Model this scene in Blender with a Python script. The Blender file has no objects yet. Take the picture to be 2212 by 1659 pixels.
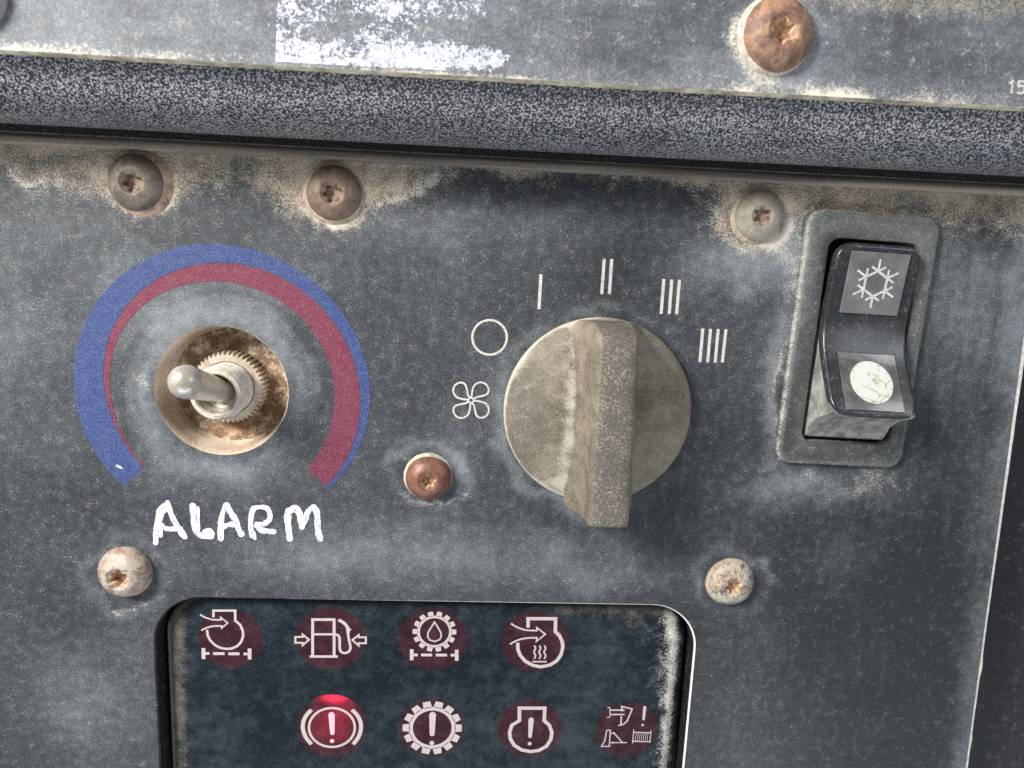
import bpy, math, random
import numpy as np
from mathutils import Matrix, Vector
from mathutils.geometry import delaunay_2d_cdt, tessellate_polygon

# ------------------------------------------------------------------ camera, world, lights
sc = bpy.context.scene
MM = 0.001
FPX, CX, CY = 1600.0, 1106.0, 829.5            # focal length and centre in pixels of a 2212 px wide frame
PITCH, YAW, ROLL = math.radians(-10.4), math.radians(-3.0), math.radians(1.95)
DIST = 165.0                                    # mm from the lens to the panel along the view axis
Rw = Matrix.Rotation(ROLL, 3, 'Z') @ Matrix.Rotation(PITCH, 3, 'X') @ Matrix.Rotation(YAW, 3, 'Y')
RW = np.array(Rw)
CAM = -(RW @ np.array([0, 0, -1.0])) * DIST     # the view axis meets the panel at the origin

cd = bpy.data.cameras.new('camera')
cam = bpy.data.objects.new('camera', cd)
sc.collection.objects.link(cam)
cam.matrix_world = Matrix.Translation(Vector(CAM) * MM) @ Rw.to_4x4()
cd.sensor_fit = 'HORIZONTAL'; cd.sensor_width = 36.0
cd.lens = 36.0 * FPX / 2212.0
cd.clip_start = 0.005; cd.clip_end = 20.0
cd.dof.use_dof = True; cd.dof.focus_distance = 0.160; cd.dof.aperture_fstop = 32.0
sc.camera = cam

world = bpy.data.worlds.new('World'); sc.world = world; world.use_nodes = True
bg = world.node_tree.nodes['Background']
bg.inputs[0].default_value = (0.84, 0.91, 1.0, 1); bg.inputs[1].default_value = 0.25

def area(name, loc, target, size, power, col):
    l = bpy.data.lights.new(name, 'AREA'); l.shape = 'RECTANGLE'; l.size, l.size_y = size
    l.energy = power; l.color = col
    o = bpy.data.objects.new(name, l); sc.collection.objects.link(o)
    o.location = loc
    o.rotation_euler = (Vector(target) - Vector(loc)).to_track_quat('-Z', 'Y').to_euler()
    return o
area('window_light_left', (-0.38, 0.27, 0.31), (-0.02, 0.01, 0), (0.17, 0.14), 5.6, (1.0, 0.97, 0.93))
area('window_light_right', (0.46, 0.30, 0.36), (0, 0, 0), (0.30, 0.14), 0.8, (0.86, 0.92, 1.0))
area('viewer_side_fill', (0.02, -0.74, 0.50), (0, 0.05, 0.01), (1.25, 0.20), 4.2, (0.87, 0.94, 1.0))  # added broad fill from the viewer's side, stretched for edge highlights

sc.view_settings.view_transform = 'Standard'; sc.view_settings.look = 'None'
sc.view_settings.gamma = 1.0; sc.view_settings.exposure = 0.16
sc.cycles.use_denoising = False
sc.cycles.max_bounces = 6

# ------------------------------------------------------------------ pixel <-> place
def rays(uv):
    uv = np.atleast_2d(np.asarray(uv, float))
    return np.c_[(uv[:, 0] - CX) / FPX, -(uv[:, 1] - CY) / FPX, -np.ones(len(uv))] @ RW.T
def PP(uv, z=0.0):
    d = rays(uv); t = (z - CAM[2]) / d[:, 2]
    return CAM[:2] + d[:, :2] * t[:, None]
def P(u, v, z=0.0):
    return PP([(u, v)], z)[0]
def UV(xyz):
    q = (np.asarray(xyz, float) - CAM) @ RW
    return np.c_[CX + FPX * q[:, 0] / -q[:, 2], CY - FPX * q[:, 1] / -q[:, 2]]
SRC = 2212.0 / 4032.0
class Frame:                                    # an enlarged crop of the photograph -> frame pixels
    def __init__(s, ox, oy, k): s.ox, s.oy, s.k = ox, oy, k
    def __call__(s, pts): return (np.asarray(pts, float) / s.k + (s.ox, s.oy)) * SRC

rng = np.random.default_rng(7)
random.seed(7)

# ------------------------------------------------------------------ object helpers
col = sc.collection
def tag(o, label=None, cat=None, group=None, kind=None):
    if label: o['label'] = label
    if cat: o['category'] = cat
    if group: o['group'] = group
    if kind: o['kind'] = kind
    return o
def thing(name, label, cat, base, group=None):
    o = bpy.data.objects.new(name, None); col.objects.link(o)
    o.location = Vector(base) * MM; o.empty_display_size = 0.005
    o['base'] = [float(c) for c in base]
    return tag(o, label, cat, group)
def base_of(o):
    b = np.zeros(3)
    while o is not None:
        if 'base' in o: b += np.array(o['base'])
        o = o.parent
    return b
def mesh(name, verts, faces, mat, parent=None, smooth=40, attrs=None, base=None):
    v = np.asarray(verts, float)
    b = base_of(parent) if parent is not None else (np.asarray(base, float) if base is not None else np.zeros(3))
    me = bpy.data.meshes.new(name)
    me.from_pydata(((v - b) * MM).tolist(), [], [list(map(int, f)) for f in faces])
    if attrs:
        for k, a in attrs.items():
            at = me.attributes.new(k, 'FLOAT', 'POINT'); at.data.foreach_set('value', np.asarray(a, np.float32))
    me.update()
    if smooth:
        me.shade_smooth(); me.set_sharp_from_angle(angle=math.radians(smooth))
    me.materials.append(mat)
    o = bpy.data.objects.new(name, me); col.objects.link(o)
    if parent is not None: o.parent = parent
    else:
        o.location = Vector(b) * MM; o['base'] = [float(c) for c in b]
    return o
class MB:
    def __init__(s): s.v, s.f = [], []
    def add(s, v, f):
        n = len(s.v); s.v += [tuple(map(float, p)) for p in v]; s.f += [[i + n for i in q] for q in f]; return n
    def loft(s, rings, closed=True, cap0=False, cap1=False):
        n = len(rings[0]); o = len(s.v)
        for r in rings: s.v += [tuple(map(float, p)) for p in r]
        for i in range(len(rings) - 1):
            for j in range(n if closed else n - 1):
                a, b = o + i * n + j, o + i * n + (j + 1) % n
                s.f.append([a, b, b + n, a + n])
        if cap0: s.f.append([o + j for j in range(n)][::-1])
        if cap1: s.f.append([o + (len(rings) - 1) * n + j for j in range(n)])
        return o
    def build(s, name, mat, parent=None, **k): return mesh(name, s.v, s.f, mat, parent, **k)
def circle(c, r, z, n=64, a0=0.0):
    a = a0 + np.arange(n) * 2 * math.pi / n
    return np.c_[c[0] + r * np.cos(a), c[1] + r * np.sin(a), np.full(n, z)]
def rrect(c, w, h, r, z, rot=0.0, k=8):
    pts = []
    for sx, sy, a0 in ((1, 1, 0), (-1, 1, 90), (-1, -1, 180), (1, -1, 270)):
        for i in range(k + 1):
            a = math.radians(a0 + 90.0 * i / k)
            pts.append((sx * (w / 2 - r) + r * math.cos(a), sy * (h / 2 - r) + r * math.sin(a)))
    p = np.array(pts); cr, sr = math.cos(rot), math.sin(rot)
    return np.c_[c[0] + p[:, 0] * cr - p[:, 1] * sr, c[1] + p[:, 0] * sr + p[:, 1] * cr, np.full(len(p), z)]
def catmull(p, closed=False, k=6):
    p = np.asarray(p, float); n = len(p); out = []
    for i in range(n if closed else n - 1):
        g = lambda j: p[j % n] if closed else p[min(max(j, 0), n - 1)]
        a, b, c, d = g(i - 1), g(i), g(i + 1), g(i + 2)
        for t in np.arange(k) / k:
            out.append(0.5 * (2 * b + (c - a) * t + (2 * a - 5 * b + 4 * c - d) * t * t + (3 * b - a - 3 * c + d) * t ** 3))
    if not closed: out.append(p[-1])
    return np.array(out)
def ribbon(mb, pts, w, z, closed=False, cap='flat', w2=None, jit=0.0):
    """flat stroke on the plane z; pts in mm, w its width in mm"""
    p = np.asarray(pts, float); n = len(p)
    ws = np.full(n, w) if w2 is None else np.linspace(w, w2, n)
    if jit: ws = ws * (1 + jit * np.convolve(rng.normal(size=n + 2), [.25, .5, .25], 'valid')[:n])
    L, R = [], []
    for i in range(n):
        a = p[i] - p[i - 1] if (i > 0 or closed) else p[1] - p[0]
        b = p[(i + 1) % n] - p[i] if (i < n - 1 or closed) else a
        a = a / (np.hypot(*a) + 1e-9); b = b / (np.hypot(*b) + 1e-9)
        na, nb = np.array([-a[1], a[0]]), np.array([-b[1], b[0]])
        m = na + nb; m = m / (np.hypot(*m) + 1e-9)
        k = min(1.0 / max(0.35, m @ na), 2.2)
        L.append(p[i] + m * k * ws[i] / 2); R.append(p[i] - m * k * ws[i] / 2)
    V = [(q[0], q[1], z) for q in L] + [(q[0], q[1], z) for q in R]
    F = [[i, n + i, n + (i + 1) % n, (i + 1) % n] for i in range(n if closed else n - 1)]
    if cap == 'round' and not closed:
        for e, (c, d, ww) in enumerate(((p[0], p[0] - p[1], ws[0]), (p[-1], p[-1] - p[-2], ws[-1]))):
            d = d / np.hypot(*d); a0 = math.atan2(d[1], d[0]); o = len(V)
            li, ri = (0, n) if e == 0 else (n - 1, 2 * n - 1)
            arc = [c + ww / 2 * np.array([math.cos(a0 + t), math.sin(a0 + t)]) for t in np.linspace(-math.pi / 2, math.pi / 2, 9)[1:-1]]
            V += [(q[0], q[1], z) for q in arc]
            ids = [o + i for i in range(len(arc))]
            F.append(([li] + ids + [ri]) if e == 0 else ([ri] + ids + [li]))
    o = mb.add(V, F)
    # face up
    f = mb.f[-len(F):]
    for i, q in enumerate(f):
        A = np.array([mb.v[j][:2] for j in q])
        if np.sum(A[:, 0] * np.roll(A[:, 1], -1) - np.roll(A[:, 0], -1) * A[:, 1]) < 0: q.reverse()
def disc2(mb, c, r, z, n=20, ry=None):
    a = np.arange(n) * 2 * math.pi / n
    mb.add(np.c_[c[0] + r * np.cos(a), c[1] + (ry or r) * np.sin(a), np.full(n, z)], [list(range(n))])

# ------------------------------------------------------------------ materials
class G:
    def __init__(s, name):
        s.m = bpy.data.materials.new(name); s.m.use_nodes = True
        s.t = s.m.node_tree; s.b = s.t.nodes['Principled BSDF']
        s.tc = s.t.nodes.new('ShaderNodeTexCoord').outputs['Object']
    def put(s, inp, v):
        if isinstance(v, bpy.types.NodeSocket): s.t.links.new(v, inp)
        elif v is not None:
            if inp.type == 'RGBA' and len(v) == 3: v = (*v, 1)
            inp.default_value = v
    def map(s, scale=(1, 1, 1), rot=0.0):
        n = s.t.nodes.new('ShaderNodeMapping'); s.put(n.inputs[0], s.tc); n.inputs['Scale'].default_value = scale
        n.inputs['Rotation'].default_value = (0, 0, rot); return n.outputs[0]
    def noise(s, scale, detail=4, rough=.55, dist=0.0, vec=None, seed=0.0):
        n = s.t.nodes.new('ShaderNodeTexNoise')
        if seed: n.noise_dimensions = '4D'; n.inputs['W'].default_value = seed
        s.put(n.inputs['Vector'], vec or s.tc)
        n.inputs['Scale'].default_value = scale; n.inputs['Detail'].default_value = detail
        n.inputs['Roughness'].default_value = rough; n.inputs['Distortion'].default_value = dist
        return n.outputs['Fac']
    def voronoi(s, scale, feature='F1', vec=None, rnd=1.0):
        n = s.t.nodes.new('ShaderNodeTexVoronoi'); n.feature = feature
        s.put(n.inputs['Vector'], vec or s.tc); n.inputs['Scale'].default_value = scale
        n.inputs['Randomness'].default_value = rnd
        return n.outputs['Distance']
    def attr(s, name):
        n = s.t.nodes.new('ShaderNodeAttribute'); n.attribute_name = name; return n.outputs['Fac']
    def op(s, o, a, b=None, c=None, clamp=False):
        n = s.t.nodes.new('ShaderNodeMath'); n.operation = o; n.use_clamp = clamp
        for i, x in enumerate((a, b, c)): s.put(n.inputs[i], x)
        return n.outputs[0]
    def add(s, *a):
        r = a[0]
        for x in a[1:]: r = s.op('ADD', r, x)
        return r
    def mul(s, a, b): return s.op('MULTIPLY', a, b)
    def cen(s, a, k): return s.op('MULTIPLY_ADD', a, k, -0.5 * k)          # (a - .5) * k
    def step(s, x, lo, hi):
        n = s.t.nodes.new('ShaderNodeMapRange'); n.interpolation_type = 'SMOOTHSTEP'
        s.put(n.inputs[0], x); n.inputs[1].default_value = lo; n.inputs[2].default_value = hi; return n.outputs[0]
    def mix(s, f, a, b):
        n = s.t.nodes.new('ShaderNodeMix'); n.data_type = 'RGBA'
        s.put(n.inputs[0], f); s.put(n.inputs[6], a); s.put(n.inputs[7], b); return n.outputs[2]
    def bump(s, h, dist, strength=1.0):
        n = s.t.nodes.new('ShaderNodeBump'); n.inputs['Distance'].default_value = dist; n.inputs['Strength'].default_value = strength
        s.put(n.inputs['Height'], h); s.put(s.b.inputs['Normal'], n.outputs[0])
    def out(s, color=None, rough=None, metal=None, spec=None, coat=None):
        b = s.b.inputs
        s.put(b['Base Color'], color); s.put(b['Roughness'], rough); s.put(b['Metallic'], metal)
        s.put(b['Specular IOR Level'], spec); s.put(b['Coat Weight'], coat)
        return s.m

def plastic(name, dark, light, tan=(.55, .46, .36), rim=(.62, .57, .49), rough=.55, grain=2500.0, k_l=.75, spec=.4, streak=True, gb=.00005, fa=.52, sdir=(1.0, .12, 1)):
    """worn dark plastic: a_light = pale scuffing, a_tan = packed brown dust, a_rim = pale dust ridges and painted edge light, a_white = worn white label"""
    g = G(name)
    fine = g.noise(grain, 1, .6); mid = g.noise(480, 5, .66, .3); big = g.noise(60, 3, .5)
    st = g.noise(330, 4, .6, .2, g.map(sdir, .15), 3.0)
    al, at, ar = g.attr('a_light'), g.attr('a_tan'), g.attr('a_rim')
    sc1 = g.step(g.noise(1700, 2, .5, .1, g.map((1, .05, 1), .25), 7.0), .64, .80); sc2 = g.step(g.noise(1500, 2, .5, .1, g.map((.04, 1, 1), -.12), 8.0), .64, .80)
    m = g.add(al, g.cen(fine, fa), g.cen(mid, .50), g.cen(big, .22), g.mul(g.mul(sc1, .20), big), g.mul(g.mul(sc2, .24), g.op('SUBTRACT', 1.0, big)))
    if streak:
        spk = g.mul(g.step(g.voronoi(300), .10, .05), g.step(g.noise(140, 2), .52, .60))
        m = g.add(m, g.mul(g.cen(st, .7), g.attr('a_streak')), g.mul(spk, .30))
    m = g.step(m, .0, 1.30)
    c = g.mix(g.mul(g.mul(m, k_l), g.add(.72, g.mul(g.step(g.add(fine, g.cen(mid, .6)), .20, .80), .38))), dark, light)
    t = g.step(g.add(at, g.cen(mid, .8), g.cen(fine, .7)), .02, 1.10)
    tcol = g.mix(g.step(g.add(g.noise(230, 5, .68, .3, None, 5.0), g.cen(fine, .8)), .30, .68), (tan[0]*.40, tan[1]*.38, tan[2]*.36), tan)
    c = g.mix(g.mul(t, .93), c, tcol)
    r = g.step(g.add(ar, g.cen(mid, 1.0), g.cen(fine, 1.0)), .12, 1.10)
    c = g.mix(g.mul(r, .9), c, rim)
    if 'upper' in name:
        aw = g.attr('a_white'); f1 = g.noise(1500, 2, .7, .8); stw = g.noise(500, 3, .6, 0, g.map((.10, 1, 1), -.055), 2.0)
        w = g.add(aw, g.cen(f1, 2.3), g.cen(mid, 1.1), g.mul(g.cen(stw, 1.0), g.step(aw, .5, 1.0)))
        w = g.mul(g.step(w, .38, .72), g.step(aw, -.25, .15))
        c = g.mix(w, c, g.mix(g.step(g.add(fine, g.cen(mid, 1.0)), .2, .7), (.36, .375, .43), (.64, .665, .74)))
    ro = g.add(rough, g.mul(m, .12), g.mul(t, .25))
    g.bump(g.add(fine, g.mul(mid, .8), g.mul(t, .7)), gb, .7)
    return g.out(c, g.op('MINIMUM', ro, .95), spec=spec)

M_PANEL = plastic('worn_panel_plastic', (.017, .0205, .0255), (.272, .293, .310))
M_UPPER = plastic('upper_panel_plastic', (.050, .055, .061), (.33, .35, .372), tan=(.36, .32, .26), rim=(.80, .72, .58), fa=.45, sdir=(.08, 1, 1))
M_BEZEL = plastic('bezel_plastic', (.030, .034, .034), (.24, .25, .235), rough=.5)
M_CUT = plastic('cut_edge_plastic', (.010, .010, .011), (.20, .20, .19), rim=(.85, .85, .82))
M_SIDE = plastic('console_side_plastic', (.011, .0125, .017), (.07, .076, .09), k_l=.5)

def print_mat(name, colr, dirt=(.10, .10, .10), wear=.35, rough=.6):
    g = G(name); f = g.noise(2500, 1, .65); md = g.noise(480, 5, .66, .2)
    m = g.step(g.add(f, g.cen(f, .4), g.cen(md, .7)), .25, 1.0)
    g.bump(f, .00006, .5)
    return g.out(g.mix(g.mul(m, wear * 1.7), colr, dirt), rough, spec=.35)
M_WHITE = print_mat('white_print', (.61, .60, .55), (.20, .20, .19), .42)
M_BLUE = print_mat('blue_print', (.026, .046, .160), (.115, .15, .255), .46)
M_RED = print_mat('red_print', (.150, .020, .043), (.235, .10, .135), .46)
M_INK = print_mat('white_marker_ink', (.86, .88, .92), (.26, .31, .40), .72)

def trim_mat():
    g = G('grained_black_vinyl')
    w = g.noise(700, 2, .5)
    v = g.t.nodes.new('ShaderNodeVectorMath'); v.operation = 'ADD'
    nz = g.t.nodes.new('ShaderNodeTexNoise'); g.put(nz.inputs['Vector'], g.tc); nz.inputs['Scale'].default_value = 900
    sc_ = g.t.nodes.new('ShaderNodeVectorMath'); sc_.operation = 'SCALE'; sc_.inputs[3].default_value = .0004
    g.put(sc_.inputs[0], nz.outputs['Color']); g.put(v.inputs[0], g.tc); g.put(v.inputs[1], sc_.outputs[0])
    vo = g.voronoi(2700, 'SMOOTH_F1', v.outputs[0])
    peb = g.step(vo, .60, .22)
    big = g.noise(60, 3, .5)
    c = g.mix(g.mul(peb, g.step(g.add(g.noise(1300, 2, .6), g.cen(big, .4)), .10, .62)), (.020, .021, .027), (.54, .54, .555))  # pebble tops painted pale grey in place of their glints
    c = g.mix(g.attr('a_foot_shade'), c, (.006, .006, .008))
    g.bump(g.add(peb, g.mul(w, .4)), .00022, 1.0)
    return g.out(c, g.mix(peb, (.55,)*3, (.36,)*3), spec=.5)
M_TRIM = trim_mat()

def dusty(name, c1, c2, c3, s1=500, s2=1800, seed=0.0, rough=.8, metal=0.0, bump=.00015, th=(.35, .65)):
    g = G(name); a = g.noise(s1, 5, .62, .4, None, seed); b = g.noise(s2, 4, .65, 0, None, seed + 2)
    c = g.mix(g.step(g.add(a, g.cen(b, .5)), *th), c1, c2)
    c = g.mix(g.step(g.add(g.noise(s1 * .6, 5, .6, .5, None, seed + 9), g.cen(b, .6)), .50, .74), c, c3)
    g.bump(g.add(a, b), bump, .8)
    return g.out(c, rough, metal)

# ------------------------------------------------------------------ layout (mm)
def lerp_curve(u, pts):
    pts = np.asarray(pts, float); return np.interp(u, pts[:, 0], pts[:, 1])
HOLE_C = P(479, 845); HOLE_R = np.mean([np.hypot(*(P(335, 845) - P(623, 845))), np.hypot(*(P(479, 707) - P(479, 982)))]) / 2
KNOB_C = P(1293, 886.5); KNOB_R = 0.5 * np.hypot(*(P(1089, 886, 3) - P(1499, 886, 3)))
KNOB_C = 0.5 * (P(1089, 886, 3) + P(1499, 886, 3)); KNOB_C[1] = 0.5 * (P(1293, 690, 3) + P(1293, 1088, 3))[1]

# display window opening: x edges from the photograph, closed below the frame
dl, dr = P(340, 1500)[0], P(1490, 1500)[0]
dtop = P(850, 1299)[1]; dbot = dtop - 92.0
DISP_C = ((dl + dr) / 2, (dtop + dbot) / 2); DISP_W, DISP_H = dr - dl, dtop - dbot

# rocker bezel
bz = PP([(1742, 487), (1680, 979), (2037.5, 491), (1950, 979)], 1.5)
bt, bb = PP([(1770, 453), (2023, 465)], 1.5), PP([(1698, 1003.5), (1932, 1010.6)], 1.5)
BEZ_C = np.array([(bz[:, 0].mean()), (bt[:, 1].mean() + bb[:, 1].mean()) / 2])
BEZ_W = ((bz[2] - bz[0])[0] + (bz[3] - bz[1])[0]) / 2; BEZ_H = bt[:, 1].mean() - bb[:, 1].mean()
BEZ_ROT = math.atan2((bz[1] + bz[3] - bz[0] - bz[2])[0] / 2, -(bz[1] + bz[3] - bz[0] - bz[2])[1] / 2) * 1.0

SCREWS = dict(A=(291, 394), B=(720, 417), C=(1642, 466), D=(925, 1034), E=(267, 1239), F=(1581, 1262))
SC_MM = {k: P(*v, 1.2) for k, v in SCREWS.items()}

# trim line where the bar meets the panel
TL0, TL1 = P(0, 285, 1.5), P(2212, 401, 1.5)
tdir = (TL1 - TL0) / np.hypot(*(TL1 - TL0)); TL0 = TL0 - tdir * 70; TL1 = TL1 + tdir * 70
RE0, RE1 = P(2212, 749), P(2090, 1651.5)          # right edge of the panel
rdir = (RE1 - RE0) / np.hypot(*(RE1 - RE0))
re_top = RE0 + rdir * ((TL1[1] + 4 - RE0[1]) / rdir[1]); re_bot = RE0 + rdir * ((-150 - RE0[1]) / rdir[1])
LEFT_X = P(0, 800)[0] - 60

# ------------------------------------------------------------------ control panel plate
def sheet(outer, holes, z, step):
    """triangulated sheet with holes: vertices (n,3) and faces"""
    loops = [np.asarray(outer)[:, :2]] + [np.asarray(h)[:, :2] for h in holes]
    def inside(p, poly):
        x, y = p[:, 0], p[:, 1]; c = np.zeros(len(p), bool); j = len(poly) - 1
        for i in range(len(poly)):
            xi, yi = poly[i]; xj, yj = poly[j]
            hit = ((yi > y) != (yj > y)) & (x < (xj - xi) * (y - yi) / (yj - yi + 1e-12) + xi)
            c ^= hit; j = i
        return c
    lo, hi = loops[0].min(0), loops[0].max(0)
    gx, gy = np.meshgrid(np.arange(lo[0], hi[0], step), np.arange(lo[1], hi[1], step))
    g = np.c_[gx.ravel(), gy.ravel()] + rng.uniform(-.18, .18, (gx.size, 2)) * step
    ok = inside(g, loops[0])
    for h in loops[1:]: ok &= ~inside(g, h)
    g = g[ok]
    # keep grid points off the outlines
    V, E = [], []
    for lp in loops:
        n0 = len(V); n = len(lp)
        for i in range(n):
            a, b = lp[i], lp[(i + 1) % n]; k = max(1, int(np.hypot(*(b - a)) / (step * 1.3)))
            for t in range(k): V.append(a + (b - a) * t / k)
        m = len(V) - n0
        E += [(n0 + i, n0 + (i + 1) % m) for i in range(m)]
    B = np.array(V)
    cell = {}
    for p in B: cell.setdefault((int(p[0] // step), int(p[1] // step)), []).append(p)
    keep = []
    for p in g:
        ci, cj = int(p[0] // step), int(p[1] // step); near = False
        for i in (-1, 0, 1):
            for j in (-1, 0, 1):
                for q in cell.get((ci + i, cj + j), ()):
                    if (p[0] - q[0]) ** 2 + (p[1] - q[1]) ** 2 < (step * .45) ** 2: near = True
        if not near: keep.append(p)
    allp = np.vstack([B, np.array(keep)])
    vo, eo, fo, *_ = delaunay_2d_cdt([Vector((float(a), float(b))) for a, b in allp], E, [], 0, 1e-6)
    vo = np.array([(p.x, p.y) for p in vo]); fo = np.array([list(f) for f in fo if len(f) == 3])
    c = vo[fo].mean(1); ok = inside(c, loops[0])
    for h in loops[1:]: ok &= ~inside(c, h)
    fo = fo[ok]
    A = vo[fo]; area2 = (A[:, 1, 0] - A[:, 0, 0]) * (A[:, 2, 1] - A[:, 0, 1]) - (A[:, 1, 1] - A[:, 0, 1]) * (A[:, 2, 0] - A[:, 0, 0])
    fo[area2 < 0] = fo[area2 < 0][:, ::-1]
    return np.c_[vo, np.full(len(vo), z)], fo

def vnoise(x, y, s, seed=0):
    r = np.random.default_rng(seed).uniform(-1, 1, (64, 64)); x, y = x / s + 900, y / s + 900
    i, j = np.floor(x).astype(int), np.floor(y).astype(int); a, b = x - i, y - j
    a, b = a * a * (3 - 2 * a), b * b * (3 - 2 * b); g_ = lambda p, q: r[p % 64, q % 64]
    return (g_(i, j) * (1 - a) + g_(i + 1, j) * a) * (1 - b) + (g_(i, j + 1) * (1 - a) + g_(i + 1, j + 1) * a) * b
def fbm(uv, s, seed=0): return sum(vnoise(uv[:, 0], uv[:, 1], s / 2 ** k, seed + k) / 1.6 ** k for k in range(4)) * .6
def blob(uv, c, rx, ry=None, p=2.0):
    ry = ry or rx
    return np.exp(-(np.abs(((uv[:, 0] - c[0]) / rx)) ** p + np.abs((uv[:, 1] - c[1]) / ry) ** p))
def ring(uv, c, r, w, asp=.96):
    d = np.hypot(uv[:, 0] - c[0], (uv[:, 1] - c[1]) / asp)
    return np.exp(-((d - r) / w) ** 2)

TAN_EDGE = [(-800, 372), (0, 372), (120, 398), (200, 425), (260, 447), (320, 456), (380, 430), (440, 393), (520, 392), (590, 418), (650, 462), (720, 484), (780, 470), (850, 425), (930, 388), (1010, 372),
            (1150, 380), (1300, 384), (1450, 400), (1530, 428), (1575, 470), (1630, 520), (1690, 520), (1740, 470), (1800, 452), (2000, 462), (2080, 490), (2150, 470), (2212, 500), (2600, 520)]
def panel_attrs(v):
    uv = UV(v); u, w = uv[:, 0], uv[:, 1]
    uv0 = uv; n1, n2, n3 = fbm(uv, 70, 1), fbm(uv, 70, 11), fbm(uv, 150, 21)
    uv = uv + np.c_[n1, n2] * 30; u, w = uv[:, 0], uv[:, 1]
    wob = 9 * np.sin(u * .021) + 6 * np.sin(u * .053 + 1) + 4 * np.sin(u * .13 + 2)
    edge = lerp_curve(u, TAN_EDGE) + wob * .6
    tan = 1 / (1 + np.exp((w - edge + 6) / 20.0))
    # the thin stretch between the screws keeps only a narrow dusty line
    tan *= np.where((u > 960) & (u < 1480), .55 + .45 * (w < 372 + (u - 1000) * .03), 1.0)
    tan *= 1.06
    tan *= 1 - .45 * blob(uv, (150, 345), 160, 22) - .5 * blob(uv, (1330, 420), 260, 20)
    tan += .75 * ring(uv, (303, 398), 66, 14) * (u > 290) + .6 * ring(uv, (728, 424), 66, 13)
    tan += .35 * ring(uv, (1642, 470), 72, 14)
    rim = .62 * np.exp(-((w - edge - 2) / 15.0) ** 2) * np.clip(.35 + .9 * np.abs(np.sin(u * .0042 + .9)), 0, 1)
    rim *= np.where((u > 980) & (u < 1480), .25, 1)
    rim += .75 * ring(uv, (289, 400), 64, 6) * (w > 425) + .85 * ring(uv, (718, 424), 64, 7) * (w > 440)
    rim += .8 * ring(uv, (1640, 474), 70, 13) * (w > 490)
    rim += .45 * blob(uv, (1560, 480), 40, 26) + .5 * blob(uv, (1700, 560), 20, 90)
    rim += .85 * ring(uv, (925, 1036), 56, 4) * (w < 1010) * (u < 960)
    rim += .5 * ring(uv, (925, 1040), 66, 8) * (w > 1070) + .5 * ring(uv, (265, 1246), 68, 8) * (w > 1280) * (u > 240)
    rim += .6 * blob(uv, (312, 826), 13, 15, 4) - .25 * blob(uv, (313, 827), 6, 7)
    rim += .55 * np.exp(-((u - lerp_curve(w, [(470, 1738), (985, 1676)])) / 7.0) ** 2) * ((w > 480) & (w < 985))
    rim += .35 * blob(uv, (1740, 1035), 90, 16) + .30 * blob(uv, (1880, 1050), 60, 22)
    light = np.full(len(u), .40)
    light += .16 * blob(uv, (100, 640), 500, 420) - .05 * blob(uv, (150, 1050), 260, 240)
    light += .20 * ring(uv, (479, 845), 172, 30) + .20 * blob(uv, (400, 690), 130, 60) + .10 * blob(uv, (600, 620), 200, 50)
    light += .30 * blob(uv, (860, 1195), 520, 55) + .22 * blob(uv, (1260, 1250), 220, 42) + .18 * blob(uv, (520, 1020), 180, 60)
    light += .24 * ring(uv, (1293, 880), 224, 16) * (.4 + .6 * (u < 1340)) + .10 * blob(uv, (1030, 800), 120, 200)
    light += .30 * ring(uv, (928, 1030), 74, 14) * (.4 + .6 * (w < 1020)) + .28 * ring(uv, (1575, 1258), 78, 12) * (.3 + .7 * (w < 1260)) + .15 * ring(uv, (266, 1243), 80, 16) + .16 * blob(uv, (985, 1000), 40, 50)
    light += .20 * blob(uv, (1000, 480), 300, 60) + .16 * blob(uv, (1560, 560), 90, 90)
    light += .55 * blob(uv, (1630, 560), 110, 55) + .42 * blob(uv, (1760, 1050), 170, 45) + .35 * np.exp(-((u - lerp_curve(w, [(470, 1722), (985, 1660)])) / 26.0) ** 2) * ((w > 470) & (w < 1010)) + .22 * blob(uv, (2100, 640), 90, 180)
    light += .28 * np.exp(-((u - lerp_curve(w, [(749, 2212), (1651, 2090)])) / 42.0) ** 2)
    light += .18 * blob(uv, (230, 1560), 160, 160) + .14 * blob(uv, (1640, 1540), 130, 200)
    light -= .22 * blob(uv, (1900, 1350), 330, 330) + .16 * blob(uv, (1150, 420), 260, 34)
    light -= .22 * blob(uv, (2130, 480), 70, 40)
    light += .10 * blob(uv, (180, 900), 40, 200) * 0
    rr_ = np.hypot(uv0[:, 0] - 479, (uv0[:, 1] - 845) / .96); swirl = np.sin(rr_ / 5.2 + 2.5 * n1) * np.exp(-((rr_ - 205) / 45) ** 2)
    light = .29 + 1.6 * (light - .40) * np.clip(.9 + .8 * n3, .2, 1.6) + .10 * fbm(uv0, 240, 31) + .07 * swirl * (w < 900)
    rim = rim * np.clip(.75 + .9 * fbm(uv0, 60, 41), .1, 1.3); tan = tan * np.clip(.95 + .45 * fbm(uv0, 110, 51), .3, 1.2)
    streak = .26 + .9 * blob(uv, (2120, 700), 110, 260) + .35 * blob(uv, (1900, 1100), 400, 300)
    return dict(a_light=light, a_tan=np.clip(tan, 0, 1.2), a_rim=np.clip(rim, 0, 1.2), a_streak=streak)

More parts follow.
